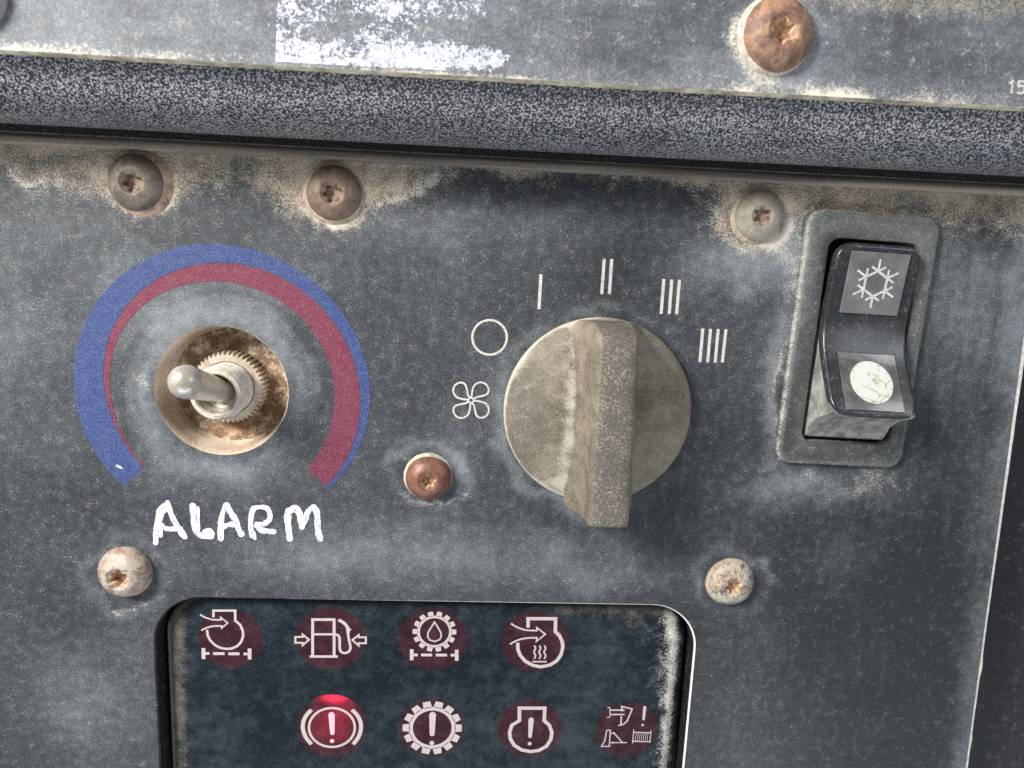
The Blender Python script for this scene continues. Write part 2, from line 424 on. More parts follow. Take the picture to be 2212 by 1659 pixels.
CH = .35                                             # chamfer of the cut edges, mm
outer = np.array([TL0 + np.array([0, 6.0]), (LEFT_X, TL0[1] + 6), (LEFT_X, -150), re_bot - (CH, 0), re_top - (CH, 0)])
bez_open = lambda off, z: rrect(BEZ_C, BEZ_W - 3 + 2 * off, BEZ_H - 3 + 2 * off, 2.2 + off, z, BEZ_ROT)
disp_open = lambda off, z: rrect(DISP_C, DISP_W + 2 * off, DISP_H + 2 * off, 11.0 + off, z, 0, 12)
panel = thing('control_panel', 'worn dark grey control panel plate holding the knob, toggle, rocker and display', 'control panel', (0, 0, 0))
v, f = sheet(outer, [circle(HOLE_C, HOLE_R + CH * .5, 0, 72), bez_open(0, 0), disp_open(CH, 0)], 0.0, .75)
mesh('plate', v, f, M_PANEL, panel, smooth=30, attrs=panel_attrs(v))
# chamfer and cut edge of the display opening
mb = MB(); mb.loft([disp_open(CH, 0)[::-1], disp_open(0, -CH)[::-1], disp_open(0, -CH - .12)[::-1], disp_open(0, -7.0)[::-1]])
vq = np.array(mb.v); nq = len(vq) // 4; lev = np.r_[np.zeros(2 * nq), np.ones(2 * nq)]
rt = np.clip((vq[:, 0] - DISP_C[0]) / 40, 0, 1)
mb.build('display_opening_edge', M_CUT, panel, attrs=dict(a_light=np.where(lev > 0, -.3, .25), a_rim=np.where(lev > 0, 0, 1.5 * rt)))  # light painted pale on the right chamfer, shade painted dark on the walls
# right cut edge: pale worn corner with a few chips
n = 260; t = np.linspace(0, 1, n)[:, None]
e = re_top + (re_bot - re_top) * t
chip = np.zeros(n); 
uve = UV(np.c_[e, np.zeros(n)])
chip += .35 * np.exp(-((uve[:, 1] - 1440) / 18) ** 2) + .2 * np.exp(-((uve[:, 1] - 1600) / 12) ** 2)
chip += .05 * np.convolve(rng.normal(size=n + 6), np.ones(7) / 7, 'valid')
r0 = np.c_[e[:, 0] - CH, e[:, 1], np.zeros(n)]; r1 = np.c_[e[:, 0] + .22 + chip + .35 * np.clip((1300 - uve[:, 1]) / 500, 0, 1), e[:, 1], np.full(n, -.12)]
r2 = np.c_[e[:, 0] + .15, e[:, 1], np.full(n, -2.5)]
mb = MB(); mb.loft([r0[::-1], r1[::-1], r2[::-1]], closed=False)
M_EDGE = dusty('bare_worn_edge', (.58, .54, .46), (.80, .78, .72), (.42, .38, .31), 900, 3000, rough=.6)
mb.build('worn_edge', M_EDGE, panel, smooth=60)

# printed temperature scale: eccentric circles fitted to the photograph
def fit_circle(pts):
    q = PP(pts); A = np.c_[2 * q, np.ones(len(q))]; s = np.linalg.lstsq(A, (q ** 2).sum(1), rcond=None)[0]
    return s[:2], math.sqrt(s[2] + s[0] ** 2 + s[1] ** 2)
Fz = Frame(200, 900, 1.58)
def polar_fit(pts):
    q = PP(Fz(pts)) - HOLE_C; th_ = np.arctan2(q[:, 1], q[:, 0]); r_ = np.hypot(q[:, 0], q[:, 1])
    B_ = lambda t: np.stack([np.ones_like(t), np.cos(t), np.sin(t), np.cos(2 * t), np.sin(2 * t), np.cos(3 * t), np.sin(3 * t)], -1)
    k_ = np.linalg.lstsq(B_(th_), r_, rcond=None)[0]
    return lambda a_: float(B_(np.array(a_, float)) @ k_)
r_out = polar_fit([(459, 1609), (340, 1480), (232, 1290), (155, 1120), (140, 950), (200, 640), (365, 360), (640, 170), (1010, 95), (1380, 170), (1700, 390), (1900, 680), (1990, 1000), (1965, 1240), (1895, 1400), (1820, 1515), (1722, 1626)])
r_mid = polar_fit([(580, 1480), (500, 1400), (415, 1270), (350, 1100), (330, 930), (370, 690), (480, 460), (740, 270), (1060, 215), (1400, 290), (1690, 500), (1860, 740), (1927, 1000), (1905, 1240), (1850, 1400), (1790, 1510), (1707, 1620)])
r_in = polar_fit([(586, 1478), (522, 1400), (442, 1270), (386, 1100), (365, 940), (410, 710), (540, 500), (790, 370), (1080, 330), (1350, 400), (1600, 610), (1730, 830), (1770, 1000), (1750, 1200), (1680, 1370), (1590, 1500)])
def hit(r, a): return HOLE_C + r * np.array([math.cos(a), math.sin(a)])
def ang(u, v): p = P(u, v) - HOLE_C; return math.atan2(p[1], p[0])
a_end = ang(706, 1052); a_sta = ang(266, 1052) + 2 * math.pi if ang(266, 1052) < 0 else ang(266, 1052)
aa = np.linspace(a_end, a_sta, 110)
Zp = .05
def band(name, A, B, mat, lim=None):
    mb = MB(); V = []
    for a in aa:
        p, q = A(a), B(a); V += [(*p, Zp), (*q, Zp)]
    mb.add(V, [[2 * i, 2 * i + 2, 2 * i + 3, 2 * i + 1][::-1] for i in range(len(aa) - 1)])
    for q in mb.f:
        X = np.array([mb.v[j][:2] for j in q])
        if np.sum(X[:, 0] * np.roll(X[:, 1], -1) - np.roll(X[:, 0], -1) * X[:, 1]) < 0: q.reverse()
    return mb.build(name, mat, panel, smooth=0)
band('blue_scale_arc', lambda a: hit(max(r_out(a), r_mid(a) + .08), a), lambda a: hit(r_mid(a), a), M_BLUE)
band('red_scale_arc', lambda a: hit(r_mid(a) - .10, a), lambda a: hit(min(r_in(a), r_mid(a) - .16), a), M_RED)

# fan speed marks
Fk = Frame(1600, 950, 1.3829); KS = SRC / 1.3829 * DIST / FPX
def px_w(w, k, z=0.0): return w / k * SRC * (CAM[2] - z) / FPX * 1.02
for grp in ([((733, 180), (722, 370))], [((1077, 97), (1064, 288)), ((1118, 97), (1105, 288))],
            [((1402, 205), (1387, 395)), ((1445, 208), (1431, 395)), ((1487, 210), (1471, 397))],
            [((1614, 475), (1598, 658)), ((1656, 477), (1640, 658)), ((1698, 478), (1681, 660)), ((1740, 480), (1720, 660))]):
    for a, b in grp:
        mb = MB(); ribbon(mb, PP(Fk([a, b])), px_w(17, 1.383), Zp); mb.build('speed_mark_bar', M_WHITE, panel, smooth=0)
mb = MB(); th = np.linspace(0, 2 * math.pi, 48, endpoint=False)
ribbon(mb, PP(Fk(np.c_[453 + 94 * np.cos(th), 523 + 94 * np.sin(th)])), px_w(12, 1.383), Zp, True); mb.build('off_ring_mark', M_WHITE, panel, smooth=0)
lobe = np.array([(-13, -3), (-45, -6), (-80, -18), (-97, -48), (-88, -80), (-58, -96), (-32, -86), (-22, -55), (-16, -28), (-5, -14)], float)
mb = MB()
for k in range(4):
    c, s = [(1, 0), (0, 1), (-1, 0), (0, -1)][k]
    L = np.c_[lobe[:, 0] * c - lobe[:, 1] * s, lobe[:, 0] * s + lobe[:, 1] * c]
    ribbon(mb, PP(Fk(catmull(L, False, 5) + (352, 865))), px_w(10, 1.383), Zp + .004 * k)
ribbon(mb, PP(Fk(np.c_[352 + 14 * np.cos(th), 865 + 13 * np.sin(th)])), px_w(8, 1.383), Zp + .02, True)
mb.build('fan_symbol_mark', M_WHITE, panel, smooth=0)

# hand lettering, one mesh for each letter
Fa = Frame(560, 1950, 2.949)
LET = [
 [[(160, 555), (168, 440), (178, 300), (205, 180), (250, 130), (295, 115)], [(292, 85), (330, 200), (390, 310), (440, 400), (495, 480)], [(225, 350), (270, 385), (350, 390), (450, 385)], [(215, 470), (205, 330), (240, 200), (300, 160)]],
 [[(588, 125), (595, 240), (610, 360), (640, 440), (710, 475), (800, 480)], [(640, 140), (650, 260), (655, 390)], [(730, 425), (780, 405), (815, 440)]],
 [[(915, 500), (915, 390), (925, 250), (960, 150), (985, 110)], [(985, 120), (1030, 200), (1085, 300), (1120, 390), (1150, 450)], [(930, 370), (1010, 330), (1110, 335)]],
 [[(1275, 470), (1262, 350), (1270, 220), (1295, 150)], [(1290, 150), (1360, 135), (1440, 145), (1480, 200), (1475, 280), (1430, 320)], [(1325, 330), (1400, 335), (1440, 320)], [(1325, 350), (1380, 395), (1450, 410), (1525, 425)], [(1300, 430), (1310, 500)]],
 [[(1712, 505), (1700, 390), (1690, 270), (1695, 175)], [(1700, 195), (1780, 150), (1820, 200), (1845, 300), (1855, 370)], [(1855, 360), (1890, 270), (1930, 180), (1985, 145)], [(1995, 140), (2030, 200), (2040, 330), (2050, 430), (2065, 515)]]]
WID = [[62, 66, 66, 50], [72, 40, 60], [64, 72, 62], [66, 62, 50, 66, 36], [72, 74, 62, 76]]
for L, W in zip(LET, WID):
    mb = MB()
    for k, (s, w) in enumerate(zip(L, W)):
        p = catmull(np.array(s, float) + rng.normal(size=(len(s), 2)) * 3, False, 5)
        ribbon(mb, PP(Fa(p)), px_w(w * 1.0, 2.949), .06 + .012 * k, cap='round', jit=.15)
    mb.build('handwritten_letter', M_INK, panel, smooth=0)
# paint chip on the blue arc
mb = MB(); mb.add([(*P(*q), .075) for q in ((250, 1004), (255, 1004), (262, 1008), (266, 1013), (258, 1011), (252, 1008))][::-1], [[0, 1, 2, 3, 4, 5]])
mb.build('paint_chip', M_INK, panel, smooth=0)

# ------------------------------------------------------------------ console body beside and below the panel
mb = MB()
q = [(LEFT_X - 10, -160), (210, -160), (210, 150), (LEFT_X - 10, 150)]
vs, fs = sheet(np.array([(re_bot[0] - 18, -150), (190, -150), (190, TL1[1] + 8), (re_top[0] - 18, TL1[1] + 8)]), [], -11.0, 3.0)
o = mesh('console_side', vs, fs, M_SIDE, None, smooth=30, attrs=dict(a_light=np.full(len(vs), .35)))
tag(o, 'dark recessed side face of the console right of the panel', None, None, 'structure')
mb = MB(); mb.loft([np.array([(LEFT_X - 5, -155, -30), (195, -155, -30), (195, 130, -30), (LEFT_X - 5, 130, -30)])], cap1=True)
o = mb.build('console_back', M_SIDE, None, smooth=0); tag(o, 'black inside of the console behind the panel', None, None, 'structure')

# ------------------------------------------------------------------ upper panel, trim bar, seal
ZU = 26.0
U0, U1 = P(0, 107, ZU), P(2212, 232, ZU)
ud = (U1 - U0) / np.hypot(*(U1 - U0)); un = np.array([-ud[1], ud[0]])
U0 = U0 - ud * 60; U1 = U1 + ud * 60
upper = thing('upper_panel', 'raised grey upper panel with a worn white label and rusty screw', 'panel', (*((U0 + U1) / 2), ZU - 3))
out = np.array([U0, U1, U1 + un * 75, U0 + un * 75])
v, f = sheet(out, [], ZU, 1.0)
def upper_attrs(v):
    uv = UV(v); dist = (v[:, :2] - U0) @ un; lat = (v[:, :2] - U0) @ ud
    uv = uv + np.c_[fbm(uv, 60, 61), fbm(uv, 60, 71)] * 14
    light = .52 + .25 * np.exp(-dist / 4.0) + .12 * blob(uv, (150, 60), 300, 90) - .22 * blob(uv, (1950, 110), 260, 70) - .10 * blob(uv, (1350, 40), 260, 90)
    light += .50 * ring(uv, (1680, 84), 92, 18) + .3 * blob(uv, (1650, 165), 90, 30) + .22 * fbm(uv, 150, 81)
    rim = .85 * np.exp(-((dist - .15) / .55) ** 2) * np.clip(.55 + .6 * np.sin(lat * .09 + 2) + .3 * np.sin(lat * .31), .1, 1)
    rim += .50 * np.exp(-((dist - 1.2) / 1.2) ** 2) * blob(uv, (1800, 200), 320, 90) + .62 * ring(uv, (1672, 88), 88, 11) * (uv[:, 0] < 1690)
    rim += .35 * np.exp(-((dist - 1.0) / .8) ** 2) * (uv[:, 0] < 560)
    rim = rim * np.clip(.8 + .8 * fbm(uv, 50, 91), .15, 1.3)
    tan = .25 * np.exp(-dist / 1.5) + .45 * ring(uv, (1675, 86), 84, 12) + .55 * (1 / (1 + np.exp((uv[:, 1] - (36 - ((uv[:, 0] - 2080) / 60) ** 2 * .9)) / 5.0))) * (uv[:, 0] > 1700)
    return dict(a_light=light, a_tan=tan, a_rim=rim, a_streak=np.full(len(v), .8))
mesh('plate', v, f, M_UPPER, upper, smooth=30, attrs=upper_attrs(v))
mb = MB(); n = 120; t = np.linspace(0, 1, n)[:, None]; L = U0 + (U1 - U0) * t
w1 = .05 * np.convolve(rng.normal(size=n + 4), np.ones(5) / 5, 'valid')[:, None]
mb.loft([np.c_[L, np.full(n, ZU)], np.c_[L - un * (.25 + w1), np.full(n, ZU - .35)], np.c_[L - un * .2, np.full(n, ZU - 2.6)]], closed=False)
M_UEDGE = dusty('dusty_plate_edge', (.42, .36, .26), (.86, .76, .56), (.18, .15, .11), 300, 2500, rough=.8)
mb.build('dusty_edge', M_UEDGE, upper, smooth=60)
# worn white label: pale flecks over the plate's own colour
lab = np.array([(601, -160), (597, 60), (595, 133), (700, 139), (850, 147), (960, 152), (1100, 158), (1130, 156), (1130, 70), (1052, 70), (1050, 40), (1048, -20), (1052, -160)], float)
lab_mm = PP(lab, ZU + .03)
v, f = sheet(lab_mm[::-1], [], ZU + .03, .8)
uv = UV(v)
aw = .41 + .42 * (1 / (1 + np.exp(-(uv[:, 1] - 92 - .02 * (uv[:, 0] - 600)) / 5))) + .12 * blob(uv, (620, 40), 60, 90) + .22 * blob(uv, (860, 15), 110, 30)
aw -= .45 * blob(uv, (780, 45), 45, 16) + .35 * blob(uv, (730, 30), 20, 30) + .5 * blob(uv, (960, 60), 80, 28) + .45 * blob(uv, (700, 70), 40, 14) + .5 * blob(uv, (1030, 75), 45, 30)
aw -= .55 * np.clip((uv[:, 1] - 140) / 14, 0, 1) + .4 * blob(uv, (760, 110), 22, 22)
aw = aw - 1.1 * np.clip((uv[:, 0] - (1098 - .9 * np.abs(uv[:, 1] - 122)) + 18 * fbm(uv, 40, 77)) / 14, 0, 1) * (uv[:, 1] > 66)
aw = aw + .10 * fbm(uv, 60, 3)
mesh('worn_white_label', v, f, M_UPPER, upper, smooth=0, attrs=dict(upper_attrs(v), a_white=np.maximum(aw, -.8)))
# printed number at the right edge
Fn = Frame(3300, 0, 3.022)
for strokes in ([[(2034, 992), (2078, 966), (2062, 1112)]], [[(2225, 970), (2152, 970), (2143, 1035)], [(2143, 1032), (2180, 1020), (2212, 1040), (2214, 1078), (2190, 1106), (2155, 1110), (2128, 1096)]]):
    mb = MB()
    for k, s in enumerate(strokes):
        p = catmull(s, False, 5) if len(s) > 4 else np.array(s, float)
        ribbon(mb, PP(Fn(p), ZU + .08), px_w(30, 3.022, ZU), ZU + .08 + .01 * k)
    mb.build('printed_digit', M_WHITE, upper, smooth=0)

# grained trim bar between the two panels
mb = MB(); prof = []
n = 60; t = np.linspace(0, 1, n)[:, None]
B0_, B1_ = P(0, 266, 3.0), P(2212, 382, 3.0); bd_ = (B1_ - B0_) / np.hypot(*(B1_ - B0_))
LB = B0_ - bd_ * 70 + (B1_ - B0_ + bd_ * 140) * t; LU = U0 + (U1 - U0) * t
for s_ in np.linspace(0, 1, 22):
    z = 3.0 + (ZU - 2.4 - 3.0) * (1 - s_)
    base = LU * (1 - s_) + LB * s_
    bulge = 6.0 * math.sin(math.pi * min(1, s_ * 1.0)) ** .9 - .6 * (1 - s_) + (1.6 * max(0, s_ - .93) / .07 * 0)
    base = base + (-un) * bulge * .55
    prof.append(np.c_[base, np.full(n, z + bulge * .55)])
# turn under at the foot, the shade there painted black
LT = TL0 + (TL1 - TL0) * t
prof.append(np.c_[LB + un * .3, np.full(n, 2.4)]); prof.append(np.c_[LT + un * .5, np.full(n, .1)])
mb.loft(prof, closed=False)
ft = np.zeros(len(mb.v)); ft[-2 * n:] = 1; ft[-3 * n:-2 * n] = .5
trim = mb.build('trim_bar', M_TRIM, None, smooth=60, attrs=dict(a_foot_shade=ft), base=(*((TL0 + TL1) / 2), 0))
tag(trim, 'black grained vinyl trim bar running across between the two panels', 'trim')
# dusty seal strip at the foot of the bar
S0, S1 = P(0, 310, .3), P(2212, 424, .3)
sd = (S1 - S0) / np.hypot(*(S1 - S0)); S0 = S0 - sd * 70; S1 = S1 + sd * 70
g = G('dusty_brown_seal'); stt = g.noise(300, 4, .6, 0, g.map((.04, 1, 1), -.03)); fn = g.noise(2500, 3, .6)
c = g.mix(g.step(g.add(stt, g.cen(fn, .35)), .35, .68), (.12, .10, .085), (.38, .31, .245))
g.bump(g.add(fn, stt), .0001, .6); M_SEAL = g.out(c, .5, spec=.5)
mb = MB(); LS = S0 + (S1 - S0) * t; LB2 = TL0 + (TL1 - TL0) * t
rings = []
for s_, z in ((0, .02), (.02, .5), (.2, .85), (.5, 1.0), (.8, .8), (1.0, .4), (1.1, .0)):
    rings.append(np.c_[LS * (1 - s_) + LB2 * s_, np.full(n, z)])
mb.loft(rings[::-1], closed=False)
seal = mb.build('seal_strip', M_SEAL, None, smooth=70, base=(*((S0 + S1) / 2), 0))
tag(seal, 'thin brown dusty seal strip along the foot of the black trim bar', 'seal')

# ------------------------------------------------------------------ screws
def screw(px, z0, r, label, mat, rec, dirt=None, rot=0.0, tilt=(0, 0), h=.52, tw=.40, group='rusty button head screws'):
    c = P(*px, z0 + 1.2)
    t = thing('screw', label, 'screw', (c[0], c[1], z0), group)
    t.rotation_euler = (math.radians(tilt[0]), math.radians(tilt[1]), 0)
    N = 60; H = r * h
    prof = [(1.0, -.3 / r), (1.0, .10), (.985, .20), (.93, .40), (.82, .63), (.68, .82), (.56, .93), (.47, .985), (.43, .99), (.395, .94)]
    mb = MB()
    rg = [circle(c, r * a, z0 + (b * H if b > 0 else b * r), N) for a, b in prof]
    for q in rg[1:-2]:      # uneven corroded surface
        q[:, 2] += rng.normal(size=N) * .03
    a = np.arange(N) * 2 * math.pi / N
    rr = r * (.30 + .055 * np.cos(6 * (a - rot)))
    star = lambda k, z: np.c_[c[0] + k * rr * np.cos(a), c[1] + k * rr * np.sin(a), np.full(N, z)]
    rg.append(star(1.04, z0 + H * .86))
    mb.loft(rg)
    mb.build('head', mat, t, smooth=50)
    mb = MB(); mb.loft([star(1.04, z0 + H * .86), star(.98, z0 + H * .55), star(.93, z0 + H * .34)], cap1=True)
    mb.build('drive_recess', rec, t, smooth=35)
    if dirt is not None:    # packed dust round the foot of the head
        mb = MB(); wob = 1 + .05 * np.convolve(rng.normal(size=N + 8), np.ones(9) / 3, 'valid')[:N]
        arc = np.clip(.55 + .6 * np.cos(a - dirt[1]), 0, 1)
        ro = r * (1.02 + dirt[2] * arc * wob)
        ringf = lambda k, z: np.c_[c[0] + (r * .97 + (ro - r * .97) * k) * np.cos(a), c[1] + (r * .97 + (ro - r * .97) * k) * np.sin(a), z0 + z]
        mb.loft([ringf(0, .9 * arc + .05), ringf(.45, .55 * arc + .04), ringf(1.0, np.full(N, -.05))])
        mb.build('dust_collar', dirt[0], t, smooth=60)
    return t
M_DIRT1 = dusty('packed_tan_dust', (.36, .28, .19), (.56, .46, .34), (.20, .12, .08), 700, 2600, 1.0, .95)
M_DIRT2 = dusty('packed_pale_dust', (.42, .36, .28), (.62, .57, .48), (.24, .20, .155), 700, 2600, 2.0, .95)
M_DIRT3 = dusty('packed_red_dust', (.27, .185, .135), (.42, .31, .23), (.13, .085, .065), 700, 2600, 3.0, .95)
M_REC = dusty('orange_rust_recess', (.42, .24, .13), (.78, .60, .40), (.16, .07, .04), 900, 2600, 4.0, .8)
M_REC2 = dusty('dark_rust_recess', (.17, .075, .05), (.56, .43, .33), (.11, .045, .03), 700, 2600, 5.0, .85)
MS = dict(
 A=dusty('screw_steel_grey', (.135, .105, .082), (.27, .225, .18), (.065, .045, .036), 260, 1500, 11.0, .6, .25),
 B=dusty('screw_steel_brown', (.17, .105, .075), (.285, .22, .165), (.09, .048, .034), 260, 1500, 12.0, .65, .2),
 C=dusty('screw_steel_dusty', (.30, .26, .20), (.40, .365, .30), (.20, .185, .16), 420, 1800, 13.0, .8, .1),
 D=dusty('screw_steel_red_rust', (.165, .070, .047), (.25, .12, .078), (.085, .038, .028), 300, 1700, 14.0, .40, .15),
 E=dusty('screw_steel_pale', (.46, .40, .33), (.33, .19, .145), (.13, .09, .075), 420, 1500, 15.0, .6, .15, th=(.42, .66)),
 F=dusty('screw_steel_corroded', (.13, .12, .11), (.50, .46, .38), (.48, .29, .14), 480, 1300, 16.0, .75, .1, .0003, th=(.38, .56)),
 G=dusty('screw_steel_orange_rust', (.165, .085, .065), (.40, .235, .135), (.09, .055, .052), 330, 1100, 17.0, .55, .1))
screw(SCREWS['A'], 0, 5.85, 'grey dusty screw under the trim bar, above the blue arc', MS['A'], M_REC2, (M_DIRT3, -.1, .26), .3)
screw(SCREWS['B'], 0, 5.75, 'brown dusty screw under the trim bar, midway between arc and fan marks', MS['B'], M_REC2, (M_DIRT1, -2.4, .14), .2)
screw(SCREWS['C'], 0, 5.6, 'pale tan dusty screw beside the upper left corner of the rocker switch', MS['C'], M_REC2, (M_DIRT1, -2.6, .10), .55)
screw(SCREWS['D'], 0, 5.25, 'shiny red-brown rusted screw below the fan symbol, left of the knob', MS['D'], M_REC, (M_DIRT2, 2.2, .07), .15, h=.62)
screw(SCREWS['E'], 0, 6.0, 'pale pinkish corroded screw below the handwritten word', MS['E'], M_REC, None, .4, (3, -3), h=.66)
screw(SCREWS['F'], 0, 5.6, 'flaky white and orange corroded screw right above the warning display', MS['F'], M_REC, (M_DIRT1, 2.4, .06), .25, h=.5)
screw((1683, 72), ZU, 6.35, 'large orange rusty screw on the upper panel, right of the white label', MS['G'], M_REC, (M_DIRT2, 3.4, .09), .5, h=.56)
screw((-80, -24), ZU, 6.35, 'rusty screw cut off at the top left corner of the picture', dusty('screw_steel_faded', (.33, .29, .28), (.44, .40, .39), (.24, .19, .185), 300, 1200, 18.0, .7, .1), M_REC, None, .1, h=.56)

# ------------------------------------------------------------------ toggle switch in its recess
tog = thing('toggle_switch', 'bare metal toggle switch with knurled nut in a dirty round recess', 'toggle switch', (*HOLE_C, -9.5))
M_CUP = dusty('dusty_recess_wall', (.40, .30, .22), (.58, .47, .36), (.68, .60, .51), 160, 1900, 21.0, .9)
M_FLOOR = dusty('rusty_recess_floor', (.21, .135, .085), (.66, .54, .38), (.32, .16, .09), 420, 1500, 22.0, .95, 0, .0005, th=(.42, .68))
M_NUT = dusty('dusty_nut_metal', (.40, .32, .24), (.56, .48, .39), (.22, .125, .075), 300, 1800, 23.0, .75, .1)
M_BUSH = dusty('dusty_bushing_metal', (.50, .44, .36), (.66, .62, .55), (.30, .25, .19), 500, 2200, 24.0, .55, .35)
M_LEVER = dusty('worn_lever_metal', (.52, .485, .42), (.68, .64, .59), (.38, .335, .265), 150, 2400, 25.0, .36, .45, .00003)
ZF = -8.0
mb = MB(); mb.loft([circle(HOLE_C, HOLE_R + CH * .5, 0, 72), circle(HOLE_C, HOLE_R - .05, -.3, 72), circle(HOLE_C, HOLE_R - .35, -2.5, 72), circle(HOLE_C, HOLE_R - .6, ZF + .8, 72), circle(HOLE_C, HOLE_R - 1.1, ZF, 72)])
for q in mb.f: q.reverse()
mb.build('recess_wall', M_CUP, tog, smooth=60)
# rough dirty floor
mb = MB(); rr = np.linspace(4.0, HOLE_R - 1.0, 14)
rgs = []
for i, r in enumerate(rr):
    q = circle(HOLE_C, r, ZF, 72)
    if 0 < i < 13: q[:, 2] += np.abs(rng.normal(size=72)) * .12
    rgs.append(q)
mb.loft(rgs); mb.build('recess_floor', M_FLOOR, tog, smooth=70)
# knurled nut
NT = 46; a = np.arange(NT * 4) * 2 * math.pi / (NT * 4)
kn = np.tile([0, 1, 1, 0], NT)
def knr(ro, ri_, z): r = np.where(kn > 0, ro, ri_); return np.c_[HOLE_C[0] + r * np.cos(a), HOLE_C[1] + r * np.sin(a), np.full(len(a), z)]
mb = MB(); mb.loft([knr(8.15, 7.5, ZF - .1), knr(8.15, 7.5, -4.6), knr(7.95, 7.4, -4.1), knr(7.5, 7.3, -3.9), knr(6.0, 6.0, -3.75), knr(6.0, 6.0, -5.0)])
mb.build('knurled_nut', M_NUT, tog, smooth=35)
# threaded bushing
pf = [(5.75, -5.0)]
zz = -3.9
while zz < 3.2: pf += [(5.8, zz), (5.25, zz + .5)]; zz += 1.0
pf += [(5.6, 3.6), (5.3, 4.0), (4.6, 4.05), (4.25, 3.7), (4.0, 2.2), (3.6, .4), (2.0, -.4)]
mb = MB(); mb.loft([circle(HOLE_C, r, z, 56) for r, z in pf])
mb.build('threaded_bushing', M_BUSH, tog, smooth=30)
# lever with a rounded tip
TIP = np.array([*P(391, 822, 18.0), 18.0]); B0 = np.array([HOLE_C[0] + .15, HOLE_C[1] - .25, -.8])
ax = (TIP - B0); Ln = np.linalg.norm(ax); ax = ax / Ln
e1 = np.cross(ax, [0, 1, 0]); e1 /= np.linalg.norm(e1); e2 = np.cross(ax, e1)
mb = MB(); rings = []
rt, rbm = 3.4, 2.25
for s_, r in [(0, 2.5), (.20, 2.55), (.24, 2.75), (.45, 2.9), (.70, 3.2), (.82, 3.36)] + [(1 - .17 * (1 - math.sin(q)), rt * math.cos(q)) for q in np.linspace(0, 1.5, 9)]:
    th = np.arange(40) * 2 * math.pi / 40
    rings.append(B0 + ax * Ln * s_ * 1.07 + r * (np.cos(th)[:, None] * e1 + np.sin(th)[:, None] * e2))
mb.loft([q[::-1] for q in rings], cap1=True); mb.build('lever', M_LEVER, tog, smooth=60)

# ------------------------------------------------------------------ fan knob
KZ = 3.2
knob = thing('fan_speed_knob', 'round dusty brown fan speed knob with a raised pointer ridge', 'knob', (*KNOB_C, 0))
def knob_mat():
    g = G('dusty_brown_knob_plastic'); fine = g.noise(2300, 2, .65); mid = g.noise(300, 5, .6, .3); big = g.noise(70, 3, .5)
    c = g.mix(g.step(g.add(.5, g.cen(mid, .8), g.cen(fine, .9), g.cen(big, .7)), .15, .85), (.105, .086, .064), (.29, .245, .185))
    c = g.mix(g.mul(g.step(g.attr('a_wear'), .2, .42), .85), c, (.095, .088, .078))
    c = g.mix(g.step(g.add(g.attr('a_wear'), g.cen(fine, 2.0), g.cen(mid, .8)), .36, 1.0), c, (.36, .30, .23))
    c = g.mix(g.step(g.add(g.attr('a_dust_light'), g.cen(mid, .7), g.cen(fine, .4)), .35, .85), c, (.48, .435, .355))
    c = g.mix(g.step(g.add(g.attr('a_bare'), g.cen(mid, .5)), .4, .8), c, (.10, .10, .105))
    g.bump(g.add(fine, g.mul(mid, .6)), .00012, .8)
    return g.out(c, g.op('SUBTRACT', .62, g.mul(g.attr('a_bare'), .38)), spec=.5)
M_KNOB = knob_mat()
NK = 96
kc = lambda r, z: circle(KNOB_C, r, z, NK)
prof = [(KNOB_R - .3, -.05), (KNOB_R, .3), (KNOB_R, 1.0), (KNOB_R - .2, 1.35), (KNOB_R - .6, 1.6), (KNOB_R - 2.5, KZ + .12), (KNOB_R - 6, KZ + .05), (KNOB_R - 10, KZ - .25), (KNOB_R - 15, KZ - .4), (1.0, KZ - .5)]
mb = MB(); mb.loft([kc(*q) for q in prof], cap1=True)
vv = np.array(mb.v); uvk = UV(vv)
crx = lambda y: lerp_curve(y, [(690, 1238), (1100, 1216)])
dust = .85 * np.exp(-((uvk[:, 0] - 1226) / 14) ** 2) + .35 * (np.hypot(*(vv[:, :2] - KNOB_C).T) > KNOB_R - .5) + .35 * blob(uvk, (1180, 1030), 40, 25)
# finer disc so that the dust can follow the crease
mb2 = MB(); rgs = [kc(*q) for q in prof[:5]]
for r in np.linspace(KNOB_R - 1.2, .6, 34):
    rgs.append(kc(r, 1.55 + 5.0 * (1 - (r / KNOB_R) ** 2.0)))
mb2.loft(rgs, cap1=True); vv = np.array(mb2.v); uvk = UV(vv); rad = np.hypot(*(vv[:, :2] - KNOB_C).T)
dc_ = uvk[:, 0] - crx(uvk[:, 1]) - 8
dust = .66 * np.exp(-(dc_ / np.where(dc_ < 0, 30, 14)) ** 2) * (1 + .30 * fbm(uvk, 50, 8)) + .70 * np.exp(-((rad - KNOB_R) / .55) ** 2) * (.5 + .5 * (vv[:, 0] < KNOB_C[0])) + .45 * blob(uvk, (1185, 1040), 45, 22) + .40 * blob(uvk, (1125, 800), 45, 150)  # dust in the crease; left rim highlight and upper left sheen painted pale
bare = .5 * blob(uvk, (1440, 760), 70, 60)
mb2.build('dial', M_KNOB, knob, smooth=40, attrs=dict(a_dust_light=dust, a_wear=.15 + .2 * blob(uvk, (1130, 860), 60, 200), a_bare=bare))
